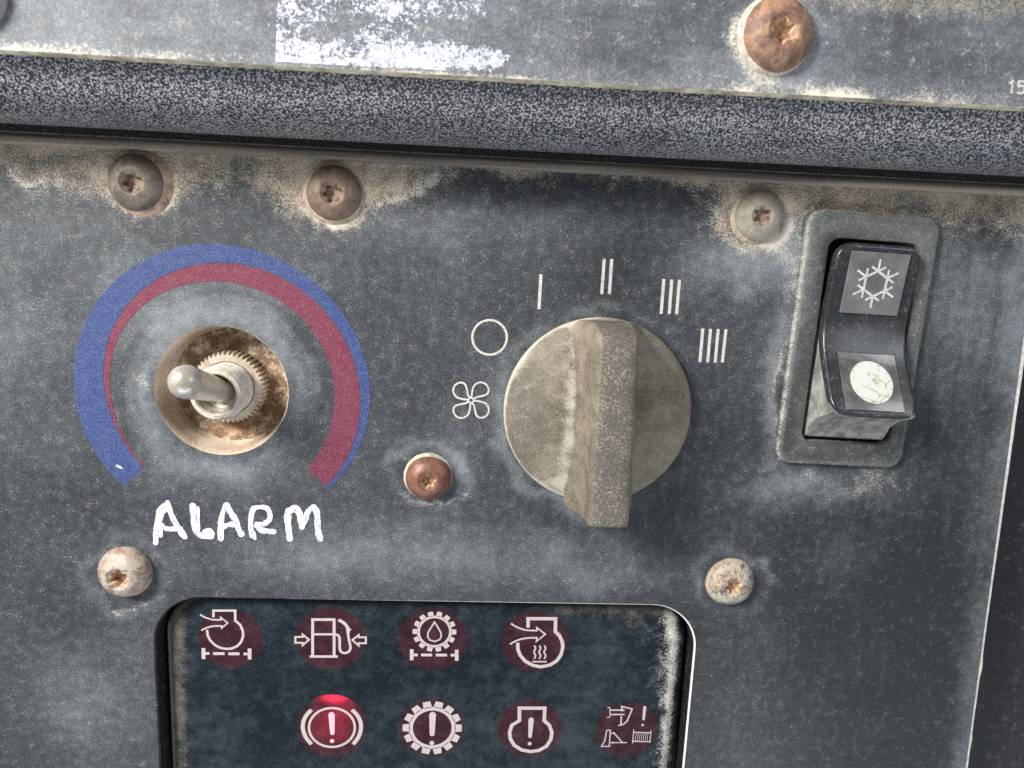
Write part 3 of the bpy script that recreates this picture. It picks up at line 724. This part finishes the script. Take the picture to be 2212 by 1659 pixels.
# pointer ridge: stations along the diameter, each an arch section
ZT = 17.5
top = PP([(1292, 745), (1384, 744), (1271, 1143), (1361, 1143)], ZT); bas = PP([(1240, 712), (1216, 1088)], KZ)
def station(yy):
    k = (top[0][1] - yy) / (top[0][1] - top[2][1])
    xl, xr = top[0][0] + (top[2][0] - top[0][0]) * k, top[1][0] + (top[3][0] - top[1][0]) * k
    return xl, xr
y_hi, y_lo = KNOB_C[1] + KNOB_R - .5, top[2][1]
y_ft = KNOB_C[1] - KNOB_R + .5
rings = []; atd = []
S = []
# end towards the marks: curved face from the rim to the crest
for q in np.linspace(0, 1, 10): S.append((y_hi - (y_hi - top[0][1]) * (1 - math.cos(q * math.pi / 2)) ** 1.0, KZ - .4 + (ZT - KZ + .4) * math.sin(q * math.pi / 2) ** .8))
for q in np.r_[np.linspace(0, .85, 16)[1:], np.linspace(.85, 1, 14)[1:]]: S.append((top[0][1] + (y_lo + 1.6 - top[0][1]) * q, ZT + .25 * math.sin(q * math.pi)))
for y, zt in S:
    xl, xr = station(min(y, top[0][1] + 1.5)); k = (ZT - zt) / (ZT - KZ)
    bl = 3.1; zb = KZ - .6
    if y < y_ft: zb = KZ - .6 + (y_ft - y) / max(.1, y_ft - y_lo) * (ZT - KZ) * .80
    hgt = max(zt - zb, .05)
    fr = hgt / (ZT - KZ + .6)
    e_ = min(.7, hgt * .3)
    sec = []
    for (sx, xt) in ((-1, xl), (1, xr)):
        side = [(xt + sx * (bl * (1 - q) ** 2.2 * fr + .35 * (1 - q)), zb + hgt * q * .96) for q in (0, .06, .16, .35, .6, .80, .90)]
        side.append((xt - sx * .30, zb + hgt * .965)); side.append((xt - sx * 1.15, zb + hgt))
        sec.append(side)
    pts = sec[0] + [((xl + xr) / 2 - 1.2, zb + hgt + .05), ((xl + xr) / 2 + 1.2, zb + hgt + .05)] + sec[1][::-1]
    rings.append(np.array([(x, y, z) for x, z in pts]))
# rounded free end
last = rings[-1]
for dy, kz in ((.5, .99), (.95, .96), (1.3, .91), (1.55, .84), (1.65, .76)):
    q = last.copy(); q[:, 1] -= dy
    zc = q[:, 2].mean(); q[:, 2] = zc + (q[:, 2] - zc) * kz; xc = q[:, 0].mean(); q[:, 0] = xc + (q[:, 0] - xc) * (.5 + .5 * kz)
    rings.append(q)
mb = MB(); mb.loft([r[::-1] for r in rings], closed=False); nn = len(rings[0])
mb.f.append([len(rings) * nn - nn + j for j in range(nn)][::-1])
mb.f = [q[::-1] for q in mb.f]
# underside closing strip where the ridge runs past the dial
for i in range(len(rings) - 1): mb.f.append([i * nn, i * nn + nn - 1, (i + 1) * nn + nn - 1, (i + 1) * nn])
vv = np.array(mb.v); uvr = UV(vv)
idx = np.tile(np.arange(nn), len(rings)); st_i = np.repeat(np.arange(len(rings)), nn)
topm = ((idx >= 8) & (idx <= nn - 9)).astype(float)
edge_l = ((idx >= nn - 9) & (idx <= nn - 6)) | ((idx >= 6) & (idx <= 8))
wear = .08 + .34 * topm; wall = (idx > 1) & (idx < 7)  # one side wall toned paler tan
bare = .35 * edge_l * (st_i > 8) * np.clip(1 + fbm(uvr, 40, 9), 0, 2)
dust = .55 * ((idx <= 1) | (idx >= nn - 2)) + 0.0
mb.build('pointer_ridge', M_KNOB, knob, smooth=50, attrs=dict(a_wear=wear, a_bare=bare, a_dust_light=dust * .6 + .42 * wall))

# ------------------------------------------------------------------ rocker switch
rock = thing('rocker_switch', 'black rocker switch with snowflake symbol and white dot in a dusty bezel', 'rocker switch', (*BEZ_C, 0))
crr, srr = math.cos(BEZ_ROT), math.sin(BEZ_ROT)
def loc(x, y, z): return (BEZ_C[0] + x * crr - y * srr, BEZ_C[1] + x * srr + y * crr, z)
ZB = 1.7
OPW, OPH = BEZ_W * .66, BEZ_H * .785; OX, OY = .0, -.2
op_l = P(1764, 727, ZB); op_r_w = None
def unloc(p): d = np.asarray(p) - BEZ_C; return np.array([d[0] * crr + d[1] * srr, -d[0] * srr + d[1] * crr])
olx = np.mean([unloc(P(1789.4, 530.5, ZB))[0], unloc(P(1738, 923, ZB))[0]]); oty = unloc(P(1880, 520, ZB))[1]; oby = unloc(P(1830, 958, ZB))[1]
orx = unloc(P(1986, 560, ZB))[0]
OPW, OPH = orx - olx, oty - oby; OX, OY = (orx + olx) / 2, (oty + oby) / 2
OC = np.array(loc(OX, OY, 0))[:2]
bo = lambda off, z: rrect(BEZ_C, BEZ_W + 2 * off, BEZ_H + 2 * off, 3.6 + off, z, BEZ_ROT, 10)
io = lambda off, z: rrect(OC, OPW + 2 * off, OPH + 2 * off, 2.4 + off, z, BEZ_ROT, 10)
mb = MB(); mb.loft([bo(0, -.6), bo(0, .9), bo(-.3, 1.35), bo(-.9, ZB), bo(-1.5, ZB + .05)] + [bo(-1.5, ZB + .05) * (1 - q) + io(.6, ZB) * q for q in (.25, .5, .75)] + [io(.6, ZB), io(.15, ZB - .15), io(0, ZB - .5), io(0, -6)])
vv = np.array(mb.v); uvb = UV(vv)
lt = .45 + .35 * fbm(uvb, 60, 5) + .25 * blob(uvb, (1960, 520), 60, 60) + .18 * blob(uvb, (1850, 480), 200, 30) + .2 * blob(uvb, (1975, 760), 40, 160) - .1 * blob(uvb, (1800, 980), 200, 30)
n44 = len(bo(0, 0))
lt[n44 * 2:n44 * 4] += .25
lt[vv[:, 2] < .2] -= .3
tn = .8 * np.exp(-((uvb[:, 1] - 455) / 16) ** 2) * (vv[:, 2] < 1.6)
mb.build('bezel', M_BEZEL, rock, smooth=40, attrs=dict(a_light=lt, a_tan=tn, a_rim=.5 * ((uvb[:, 0] < 1765) & (vv[:, 2] < 1.4) & (vv[:, 2] > .5))))
# cap: saddle profile, pressed in at the top, standing out at the bottom
GAP = .75
CW, CT = OPW - 2 * GAP, OY + OPH / 2 - GAP
yb = unloc(P(1885, 905, 12.0))[1] + .2; ybe = OY - OPH / 2 + GAP
HT = [(CT, 4.3), (CT - .8, 4.35), (CT - 8, 3.55), (CT - 14.5, 2.85), (CT - 17, 2.65), (CT - 19.5, 2.75), (CT - 22, 3.5), (CT - 25, 5.0), (yb + 1.0, 12.1), (yb, 12.4)]
hy = np.array(HT)[::-1]
_yy = np.linspace(hy[0, 0], hy[-1, 0], 400); _zz = np.interp(_yy, hy[:, 0], hy[:, 1]); _k = np.exp(-(np.arange(-40, 41) / 16.0) ** 2); _k /= _k.sum()
_pad = np.r_[_zz[0] - (_zz[1:41][::-1] - _zz[0]), _zz, _zz[-1] - (_zz[-41:-1][::-1] - _zz[-1])]; _zs = np.convolve(_pad, _k, 'valid')
def ztop(y): return np.interp(y, _yy, _zs)
M_CAP = plastic('black_rocker_plastic', (.014, .016, .019), (.14, .147, .155), rough=.27, k_l=.6, spec=.55, streak=False, gb=.00002, fa=.35)
ys = np.concatenate([CT - np.array([0, .12, .4, .9, 1.6, 2.4]), np.linspace(CT - 4, yb + 3.4, 26), yb + np.array([2.4, 1.6, .9, .4, .12, 0])])
RC = 3.6
def halfw(y):
    d = min(CT - y, y - yb)
    return CW / 2 - (RC - math.sqrt(max(0, RC * RC - (RC - d) ** 2)) if d < RC else 0)
V = []; xs = [-1, -.985, -.955, -.90, -.5, 0, .5, .90, .955, .985, 1]
dz = [.75, .30, .05, -.12, -.10, -.10, -.10, -.12, .05, .30, .75]
for y in ys:
    hw = halfw(y); de = min(CT - y, y - yb); ed = .7 * max(0, 1 - de / .7) ** 2
    for x, d_ in zip(xs, dz): V.append(loc(OX + (x * (hw if abs(x) > .93 else hw)), y, ztop(y) - max(d_, ed)))
nx = len(xs); Fq = [[i * nx + j, (i + 1) * nx + j, (i + 1) * nx + j + 1, i * nx + j + 1] for i in range(len(ys) - 1) for j in range(nx - 1)]
# skirt
bound = [i * nx for i in range(len(ys))] + [(len(ys) - 1) * nx + j for j in range(1, nx)] + [i * nx + nx - 1 for i in range(len(ys) - 2, -1, -1)] + [j for j in range(nx - 2, 0, -1)]
o0 = len(V)
for b in bound: p = V[b]; V.append((p[0], p[1], p[2] - 1.3))
m = len(bound)
Fq += [[bound[i], o0 + i, o0 + (i + 1) % m, bound[(i + 1) % m]] for i in range(m)]
vv = np.array(V); uvc = UV(vv)
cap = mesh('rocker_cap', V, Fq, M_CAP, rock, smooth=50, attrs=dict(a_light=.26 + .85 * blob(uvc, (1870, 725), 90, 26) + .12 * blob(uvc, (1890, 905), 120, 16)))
# body under the cap: dusty side and rounded front
M_BODY = dusty('dusty_rocker_body', (.17, .165, .150), (.38, .37, .335), (.075, .077, .075), 260, 2200, 31.0, .85, th=(.35, .62))
bw = CW / 2 - .25
side = [(CT - 13, -5), (CT - 14, -1.0)] + [(y, ztop(y) - 1.0) for y in np.linspace(CT - 17, yb + .6, 14)]
side += [(yb - .1, ztop(yb) - 2.2), (yb - .8, 8.0), (yb - 2.2, 5.0), (yb - 3.8, 2.6), (ybe + 1.6, 1.4), (ybe + .2, .4), (ybe, -.6), (ybe, -5)]
mb = MB(); L_ = np.array([loc(OX - bw, y, z) for y, z in side]); R_ = np.array([loc(OX + bw, y, z) for y, z in side])
mb.loft([L_, R_], closed=False); k = len(side)
for tri in tessellate_polygon([[Vector((y, z, 0)) for y, z in side]]):
    mb.f.append(list(tri)); mb.f.append([j + k for j in tri])
body = mb.build('rocker_body', M_BODY, rock, smooth=35)
body.data.validate()
import bmesh
bmm = bmesh.new(); bmm.from_mesh(body.data); bmesh.ops.recalc_face_normals(bmm, faces=bmm.faces); bmm.to_mesh(body.data); bmm.free()
# the two clear windows in the cap, their symbols printed on them
def glass_mat(name, c, c2, rough):
    g = G(name); md = g.noise(180, 4, .6); fn = g.noise(2600, 2, .6)
    g.bump(md, .00003, .4)
    return g.out(g.mix(g.step(g.add(md, g.cen(fn, .35)), .35, .7), c, c2), rough, spec=.6, coat=.35)
M_WIN1 = glass_mat('smoked_window', (.105, .095, .098), (.17, .16, .165), .22)
M_WIN2 = glass_mat('smoked_window_worn', (.06, .058, .058), (.17, .155, .135), .18)
def on_cap(x, y, lift): return loc(OX + x, y, float(ztop(y)) + .10 + lift)
def cap_window(name, y1, y0, hw, mat):
    ys_ = np.linspace(y1, y0, 8); V, Fq = [], []
    for (kx, ky, lf) in ((1.0, 0, .0), (1.0, 0, .22), (.965, .2, .34)):
        for i, y in enumerate(ys_):
            yy = y - ky * (1 if i == 0 else -1 if i == len(ys_) - 1 else 0)
            V += [on_cap(-hw * kx, yy, lf), on_cap(hw * kx, yy, lf)]
    n_ = len(ys_) * 2
    for a_ in (0, 1):
        o = a_ * n_
        for i in range(len(ys_) - 1):
            Fq.append([o + 2 * i, o + 2 * i + 2, o + n_ + 2 * i + 2, o + n_ + 2 * i][::-1]); Fq.append([o + 2 * i + 1, o + 2 * i + 3, o + n_ + 2 * i + 3, o + n_ + 2 * i + 1])
        Fq.append([o, o + 1, o + n_ + 1, o + n_]); e_ = 2 * (len(ys_) - 1); Fq.append([o + e_, o + e_ + 1, o + n_ + e_ + 1, o + n_ + e_][::-1])
    o = 2 * n_
    for i in range(len(ys_) - 1): Fq.append([o + 2 * i, o + 2 * i + 2, o + 2 * i + 3, o + 2 * i + 1])
    ob = mesh(name, V, Fq, mat, cap, smooth=30); return ob
hwn = CW * .345
yw1, yw0 = unloc(P(1893, 545, 4.1))[1], unloc(P(1865, 678, 3.1))[1]
yv1, yv0 = unloc(P(1860, 762, 5.2))[1], unloc(P(1895, 888, 11.6))[1]
cap_window('symbol_window', yw1, yw0, hwn, M_WIN1)
cap_window('lamp_window', yv1, yv0, hwn, M_WIN2)
def rib_on_cap(mb, pts, w, lift, closed=False, w2=None, cap_='flat'):
    t = MB(); ribbon(t, pts, w, 0, closed, cap_, w2)
    mb.add([on_cap(p[0], p[1], lift) for p in t.v], t.f)
mb = MB(); yc = (yw1 + yw0) / 2; R0 = hwn * .80
hexp = [(R0 * .52 * math.cos(math.radians(90 + 60 * k)), yc + R0 * .52 * math.sin(math.radians(90 + 60 * k))) for k in range(6)]
rib_on_cap(mb, hexp, .52, .37, True)
for k in range(6):
    a0 = math.radians(90 + 60 * k); b = np.array(hexp[k])
    for da, ln in ((0, .48), (math.pi / 3, .34), (-math.pi / 3, .34)):
        rib_on_cap(mb, [b, b + R0 * ln * np.array([math.cos(a0 + da), math.sin(a0 + da)])], .48, .38 + .008 * (da > 0) + .016 * (da < 0))
mb.build('snowflake_symbol', M_WHITE, cap, smooth=0)
g = G('white_lamp_dot'); md = g.noise(420, 5, .6, .4); cr = g.voronoi(260, 'DISTANCE_TO_EDGE')
cc = g.mix(g.step(g.add(md, g.cen(g.noise(2200, 3), .4)), .54, .66), (.64, .645, .60), (.42, .37, .27))
cc = g.mix(g.mul(g.step(g.add(cr, g.cen(md, .16)), .035, .0), g.step(g.noise(150, 2), .46, .54)), cc, (.36, .32, .24))
M_DOT = g.out(cc, .45, spec=.5)
mb = MB(); th = np.arange(48) * 2 * math.pi / 48; rd = hwn * .72; ycd = (yv1 + yv0) / 2 - .1
ky = rd * 1.0 * abs(yv1 - yv0) / (2 * hwn) * 1.0
V = [on_cap(.1, ycd, .37)] + [on_cap(.1 + rd * math.cos(a_), ycd + ky * math.sin(a_), .37) for a_ in th]
mb.add(V, [[0, 1 + i, 1 + (i + 1) % 48] for i in range(48)]); mb.build('white_dot', M_DOT, cap, smooth=0)

# ------------------------------------------------------------------ warning display
ZL = -3.0
disp = thing('warning_display', 'dark recessed warning lamp display with maroon symbol discs', 'display', (DISP_C[0], dtop - 20, ZL - 4))
def lens_mat(name, lit=False):
    g = G(name); fine = g.noise(2600, 3, .6); mid = g.noise(330, 5, .62, .3); big = g.noise(38, 3, .55)
    sm = g.noise(200, 4, .6, .1, g.map((.12, 1, 1), .08), 6.0)
    c = g.mix(g.step(g.add(mid, g.cen(fine, .9), g.cen(big, .7)), .25, .95), (.005, .009, .013), (.034, .047, .059))
    c = g.mix(g.mul(g.step(g.add(sm, g.cen(big, .6)), .58, .85), .16), c, (.13, .16, .18))
    mr = g.mix(g.step(g.add(mid, g.cen(fine, .8)), .25, .95), (.026, .006, .010), (.075, .028, .040))
    c = g.mix(g.step(g.add(g.attr('a_maroon'), g.cen(fine, .9)), .0, .8), c, mr)
    d = g.step(g.add(g.attr('a_dust_light'), g.cen(fine, 1.1), g.cen(mid, .8)), .28, .95)
    c = g.mix(d, c, (.60, .58, .50))
    t_ = g.step(g.add(g.attr('a_tan'), g.cen(mid, .8), g.cen(fine, .6)), .35, .95)
    c = g.mix(g.mul(t_, .6), c, (.19, .165, .125))
    g.bump(fine, .00004, .5)
    g.out(c, g.add(.17, g.mul(d, .5), g.mul(t_, .35), g.cen(mid, .10)), spec=.4)
    if lit:
        g.put(g.b.inputs['Emission Color'], (1.0, .02, .07)); g.put(g.b.inputs['Emission Strength'], g.mul(g.attr('a_lit'), g.add(.75, g.cen(fine, .8))))
    return g.m
M_LENS = lens_mat('display_lens'); M_LIT = lens_mat('lit_red_lamp', True)
lo_ = lambda off, z: rrect(DISP_C, DISP_W - 2 * off, DISP_H - 2 * off, max(1.0, 11.0 - off), z, 0, 12)
rings = [lo_(.9, ZL - 4), lo_(.9, ZL - 1.9), lo_(1.05, ZL - 1.5), lo_(1.6, ZL - 1.0), lo_(2.4, ZL - .55), lo_(3.4, ZL - .2), lo_(4.6, ZL - .02)]
mb = MB(); mb.loft(rings)
vv0 = np.array(mb.v)
vs, fs = sheet(lo_(4.6, ZL), [], ZL, 1.0); vs[:, 2] = ZL - .02
n0 = mb.add(vs, fs.tolist()); vv = np.array(mb.v); uvl = UV(vv)
xr_ = lerp_curve(uvl[:, 1], [(1300, 1470), (1420, 1485), (1659, 1458), (2600, 1360)])
dst = .50 * np.exp(-((uvl[:, 0] - (xr_ - 24)) / 15) ** 2) + .20 * np.exp(-((uvl[:, 0] - (xr_ - 40)) / 25) ** 2)
dst += .22 * blob(uvl, (1420, 1440), 60, 110) 
tn = .75 * np.exp(-((uvl[:, 0] - 380) / 34) ** 2) + .6 * np.exp(-((uvl[:, 1] - 1312) / 22) ** 2) * (uvl[:, 0] > 700) + .4 * blob(uvl, (1370, 1360), 100, 50)
edge_glint = np.zeros(len(vv)); nr = len(rings[0]); edge_glint[2 * nr:4 * nr] = 1  # thin catch light on the left lens edge, painted in pale colour
tn += .9 * edge_glint * (uvl[:, 0] < 700); dst += .75 * edge_glint * (uvl[:, 0] < 700) * (uvl[:, 1] > 1340)
mb.build('display_lens', M_LENS, disp, smooth=60, attrs=dict(a_dust_light=dst, a_tan=tn))

M_SYM = print_mat('pale_symbol_print', (.53, .465, .455), (.30, .22, .22), .22)
g = G('lit_symbol_print'); g.out((.75, .35, .40), .5); g.put(g.b.inputs['Emission Color'], (1.0, .30, .40)); g.put(g.b.inputs['Emission Strength'], .55); M_SYMLIT = g.m
ZS = ZL + .09
class Icon:
    def __init__(s, F, c, r, label=None, lit=False):
        s.F = F; s.k = F.k
        cc = PP(F([c]), ZL)[0]; rr_ = px_w(r, F.k, ZL)
        V = [(*cc, ZL + .04)]; A = [1.0]; n_ = 48; Fq = []
        RR = (.12, .25, .37, .5, .6, .7, .78, .85, .91, .96, 1.04)
        for q in RR:
            for t_ in np.arange(n_) * 2 * math.pi / n_: V.append((cc[0] + q * rr_ * math.cos(t_), cc[1] + q * rr_ * math.sin(t_), ZL + .04)); A.append(1.0 if q < .82 else .8 if q < .88 else .55 if q < .93 else .3 if q < 1 else -.2)
        Fq += [[0, 1 + i, 1 + (i + 1) % n_] for i in range(n_)]
        for j in range(len(RR) - 1): Fq += [[1 + j * n_ + i, 1 + (j + 1) * n_ + i, 1 + (j + 1) * n_ + (i + 1) % n_, 1 + j * n_ + (i + 1) % n_] for i in range(n_)]
        at = dict(a_maroon=A)
        if lit:
            W = np.array(V); w_ = UV(W)
            at['a_lit'] = 2.4 * blob(w_, (722, 1507), 24, 8) + .24 * blob(w_, (716, 1570), 42, 36, 3.0) * (1 + .5 * fbm(w_, 20, 5)) + .22 * blob(w_, (738, 1528), 36, 28)
        s.disc = mesh('indicator_lamp', V, Fq, M_LIT if lit else M_LENS, disp, smooth=0, attrs=at)
        if label: s.disc['label'] = label
        s.mb = MB(); s.z = ZS; s.lit = MB()
    def line(s, pts, w, closed=False, smooth=0, cap='flat', w2=None, mb=None):
        p = catmull(pts, closed, smooth) if smooth else np.asarray(pts, float)
        ribbon(mb or s.mb, PP(s.F(p), s.z), px_w(w, s.k, s.z), s.z, closed, cap, None if w2 is None else px_w(w2, s.k, s.z)); s.z += .006
    def dot(s, c, r, mb=None): disc2(mb or s.mb, PP(s.F([c]), s.z)[0], px_w(r, s.k, s.z), s.z); s.z += .006
    def gear(s, c, ri_, ro, rt_, asp, nt, tw):
        cc = PP(s.F([c]), s.z)[0]; ri_, ro, rt_ = (px_w(q, s.k, s.z) for q in (ri_, ro, rt_))
        n_ = nt * 8; V, Fq = [], []
        for i in range(n_):
            a_ = 2 * math.pi * i / n_; k_ = i % 8
            V.append((cc[0] + ri_ * math.cos(a_), cc[1] + ri_ * math.sin(a_), s.z)); V.append((cc[0] + ro * math.cos(a_), cc[1] + ro * math.sin(a_), s.z))
        Fq = [[2 * i, 2 * i + 1, 2 * ((i + 1) % n_) + 1, 2 * ((i + 1) % n_)] for i in range(n_)]
        s.mb.add(V, Fq)
        for i in range(nt):
            a_ = 2 * math.pi * i / nt; d1, d2 = tw / ro * .5, tw / rt_ * .42
            s.mb.add([(cc[0] + r_ * math.cos(a_ + d_), cc[1] + r_ * math.sin(a_ + d_), s.z) for r_, d_ in ((ro * .985, -d1), (rt_, -d2), (rt_, d2), (ro * .985, d1))], [[0, 1, 2, 3]])
        s.z += .006
    def done(s):
        s.mb.build('symbol', M_SYM, s.disc, smooth=0)
        if s.lit.v: s.lit.build('lit_exclamation_mark', M_SYMLIT, s.disc, smooth=0)
FA, FB, FC, FD = Frame(700, 2350, 2.765), Frame(1500, 2350, 2.765), Frame(1100, 2700, 2.765), Frame(1900, 2700, 2.602)
i = Icon(FA, (575, 455), 385)
i.line([(388, 222), (388, 150), (625, 150), (625, 258), (680, 305), (708, 370), (712, 430), (690, 490), (650, 535), (590, 562), (530, 567), (460, 555), (400, 522), (350, 470), (325, 420), (318, 360)], 27)
i.line([(242, 192), (300, 225), (380, 248), (472, 250)], 19, smooth=4); i.line([(255, 365), (320, 335), (400, 318), (484, 318)], 19, smooth=4)
i.line([(472, 258), (468, 222), (543, 284), (478, 342), (482, 310)], 17)
for x0, x1, y, w in ((280, None, 617, 42), (302, 345, 617, 32), (385, 510, 618, 34), (550, 672, 620, 34), (715, 760, 622, 32), (782, None, 622, 42)):
    i.line([(x0, y - 60), (x0, y + 60)] if x1 is None else [(x0, y), (x1, y)], w)
i.done()
i = Icon(FA, (1665, 455), 412)
i.line([(1468, 640), (1468, 248), (1702, 248), (1702, 640)], 32); i.line([(1483, 408), (1688, 408)], 26); i.line([(1437, 650), (1743, 650)], 30)
i.line([(1715, 410), (1748, 420), (1762, 460), (1764, 560), (1780, 600), (1822, 612), (1866, 592), (1880, 545), (1864, 470), (1852, 390)], 28, smooth=4)
i.line([(1748, 250), (1805, 282), (1846, 330), (1856, 392)], 34, smooth=4, w2=40); i.line([(1855, 345), (1884, 362)], 24)
i.line([(1280, 437), (1360, 437), (1360, 410), (1428, 467), (1360, 528), (1360, 500), (1280, 500)], 22, True)
i.line([(2048, 440), (1970, 440), (1970, 415), (1900, 470), (1970, 532), (1970, 505), (2048, 505)], 22, True); i.done()
i = Icon(FB, (570, 460), 415)
i.gear((583, 380), 168, 198, 252, .86, 14, 1.6 * .9)
i.line([(583, 275), (545, 335), (512, 390), (508, 430), (530, 470), (583, 486), (636, 468), (658, 430), (652, 390), (622, 335)], 17, True)
for x0, x1, y, w in ((335, None, 630, 42), (357, 400, 632, 34), (437, 557, 633, 34), (597, 720, 634, 34), (758, 803, 635, 34), (825, None, 636, 42)):
    i.line([(x0, y - 60), (x0, y + 60)] if x1 is None else [(x0, y), (x1, y)], w)
i.done()
i = Icon(FB, (1680, 480), 412)
i.line([(1602, 335), (1602, 238), (1902, 238), (1898, 378), (1945, 425), (1974, 490), (1980, 550), (1960, 630), (1915, 695), (1840, 742), (1740, 762), (1650, 745), (1570, 700), (1515, 635), (1490, 565), (1490, 500)], 40)
i.line([(1415, 290), (1480, 330), (1580, 362), (1702, 368)], 20, smooth=4); i.line([(1405, 517), (1480, 475), (1580, 450), (1702, 445)], 20, smooth=4)
i.line([(1700, 376), (1696, 334), (1790, 407), (1692, 486), (1700, 438)], 19)
for x in (1675, 1730, 1785): i.line([(x - 5, 530), (x + 8, 562), (x - 9, 602), (x + 8, 640), (x - 8, 676)], 19, smooth=4)
i.line([(1645, 706), (1805, 706)], 18); i.done()
i = Icon(FC, (570, 455), 412, 'lit red brake warning lamp with exclamation mark', True)
th = np.linspace(0, 2 * math.pi, 48, endpoint=False)
i.line(np.c_[572 + 250 * np.cos(th), 455 + 212 * np.sin(th)], 28, True)
i.line([(350, 262), (292, 325), (260, 400), (258, 480), (290, 565), (350, 638)], 46, smooth=4)
i.line([(792, 262), (850, 325), (884, 400), (886, 480), (858, 565), (803, 638)], 46, smooth=4)
i.line([(568, 318), (577, 515)], 72, cap='round', w2=50, mb=i.lit); i.dot((574, 602), 25, mb=i.lit); i.done()
i = Icon(FC, (1660, 455), 402)
i.gear((1665, 460), 228, 275, 350, .86, 14, 2.2); i.line([(1668, 318), (1663, 525)], 78, cap='round', w2=58); i.dot((1660, 623), 28); i.done()
i = Icon(FD, (480, 440), 382)
i.line([(378, 358), (378, 230), (638, 230), (632, 358), (685, 405), (710, 480), (700, 550), (655, 620), (580, 662), (495, 675), (400, 658), (325, 610), (285, 545), (277, 480), (300, 405)], 40, True)
i.line([(498, 350), (487, 518)], 60, cap='round', w2=42); i.dot((483, 594), 22); i.done()
i = Icon(FD, (1475, 450), 362)
i.line([(1312, 250), (1455, 250)], 17); i.line([(1307, 295), (1455, 295)], 17); i.line([(1280, 218), (1305, 228), (1308, 300), (1300, 322), (1275, 326)], 11)
i.line([(1430, 265), (1425, 212), (1533, 238), (1482, 362), (1440, 398), (1390, 408)], 16); i.line([(1418, 400), (1422, 310)], 17)
i.line([(1662, 222), (1650, 342)], 36, cap='round', w2=28); i.dot((1640, 402), 15)
i.line([(1272, 456), (1310, 456), (1298, 622), (1218, 622), (1252, 565)], 13, True); i.line([(1315, 490), (1345, 483), (1432, 580)], 14); i.line([(1310, 583), (1480, 583)], 12)
i.dot((1345, 486), 13); i.dot((1335, 582), 12)
i.line([(1550, 450), (1537, 590)], 11); i.line([(1727, 458), (1714, 585)], 11); i.line([(1550, 477), (1722, 482)], 14); i.line([(1543, 569), (1714, 574)], 14)
for k in range(7): i.line([(1575 + 20 * k, 488), (1566 + 20 * k, 562)], 6)
i.done()
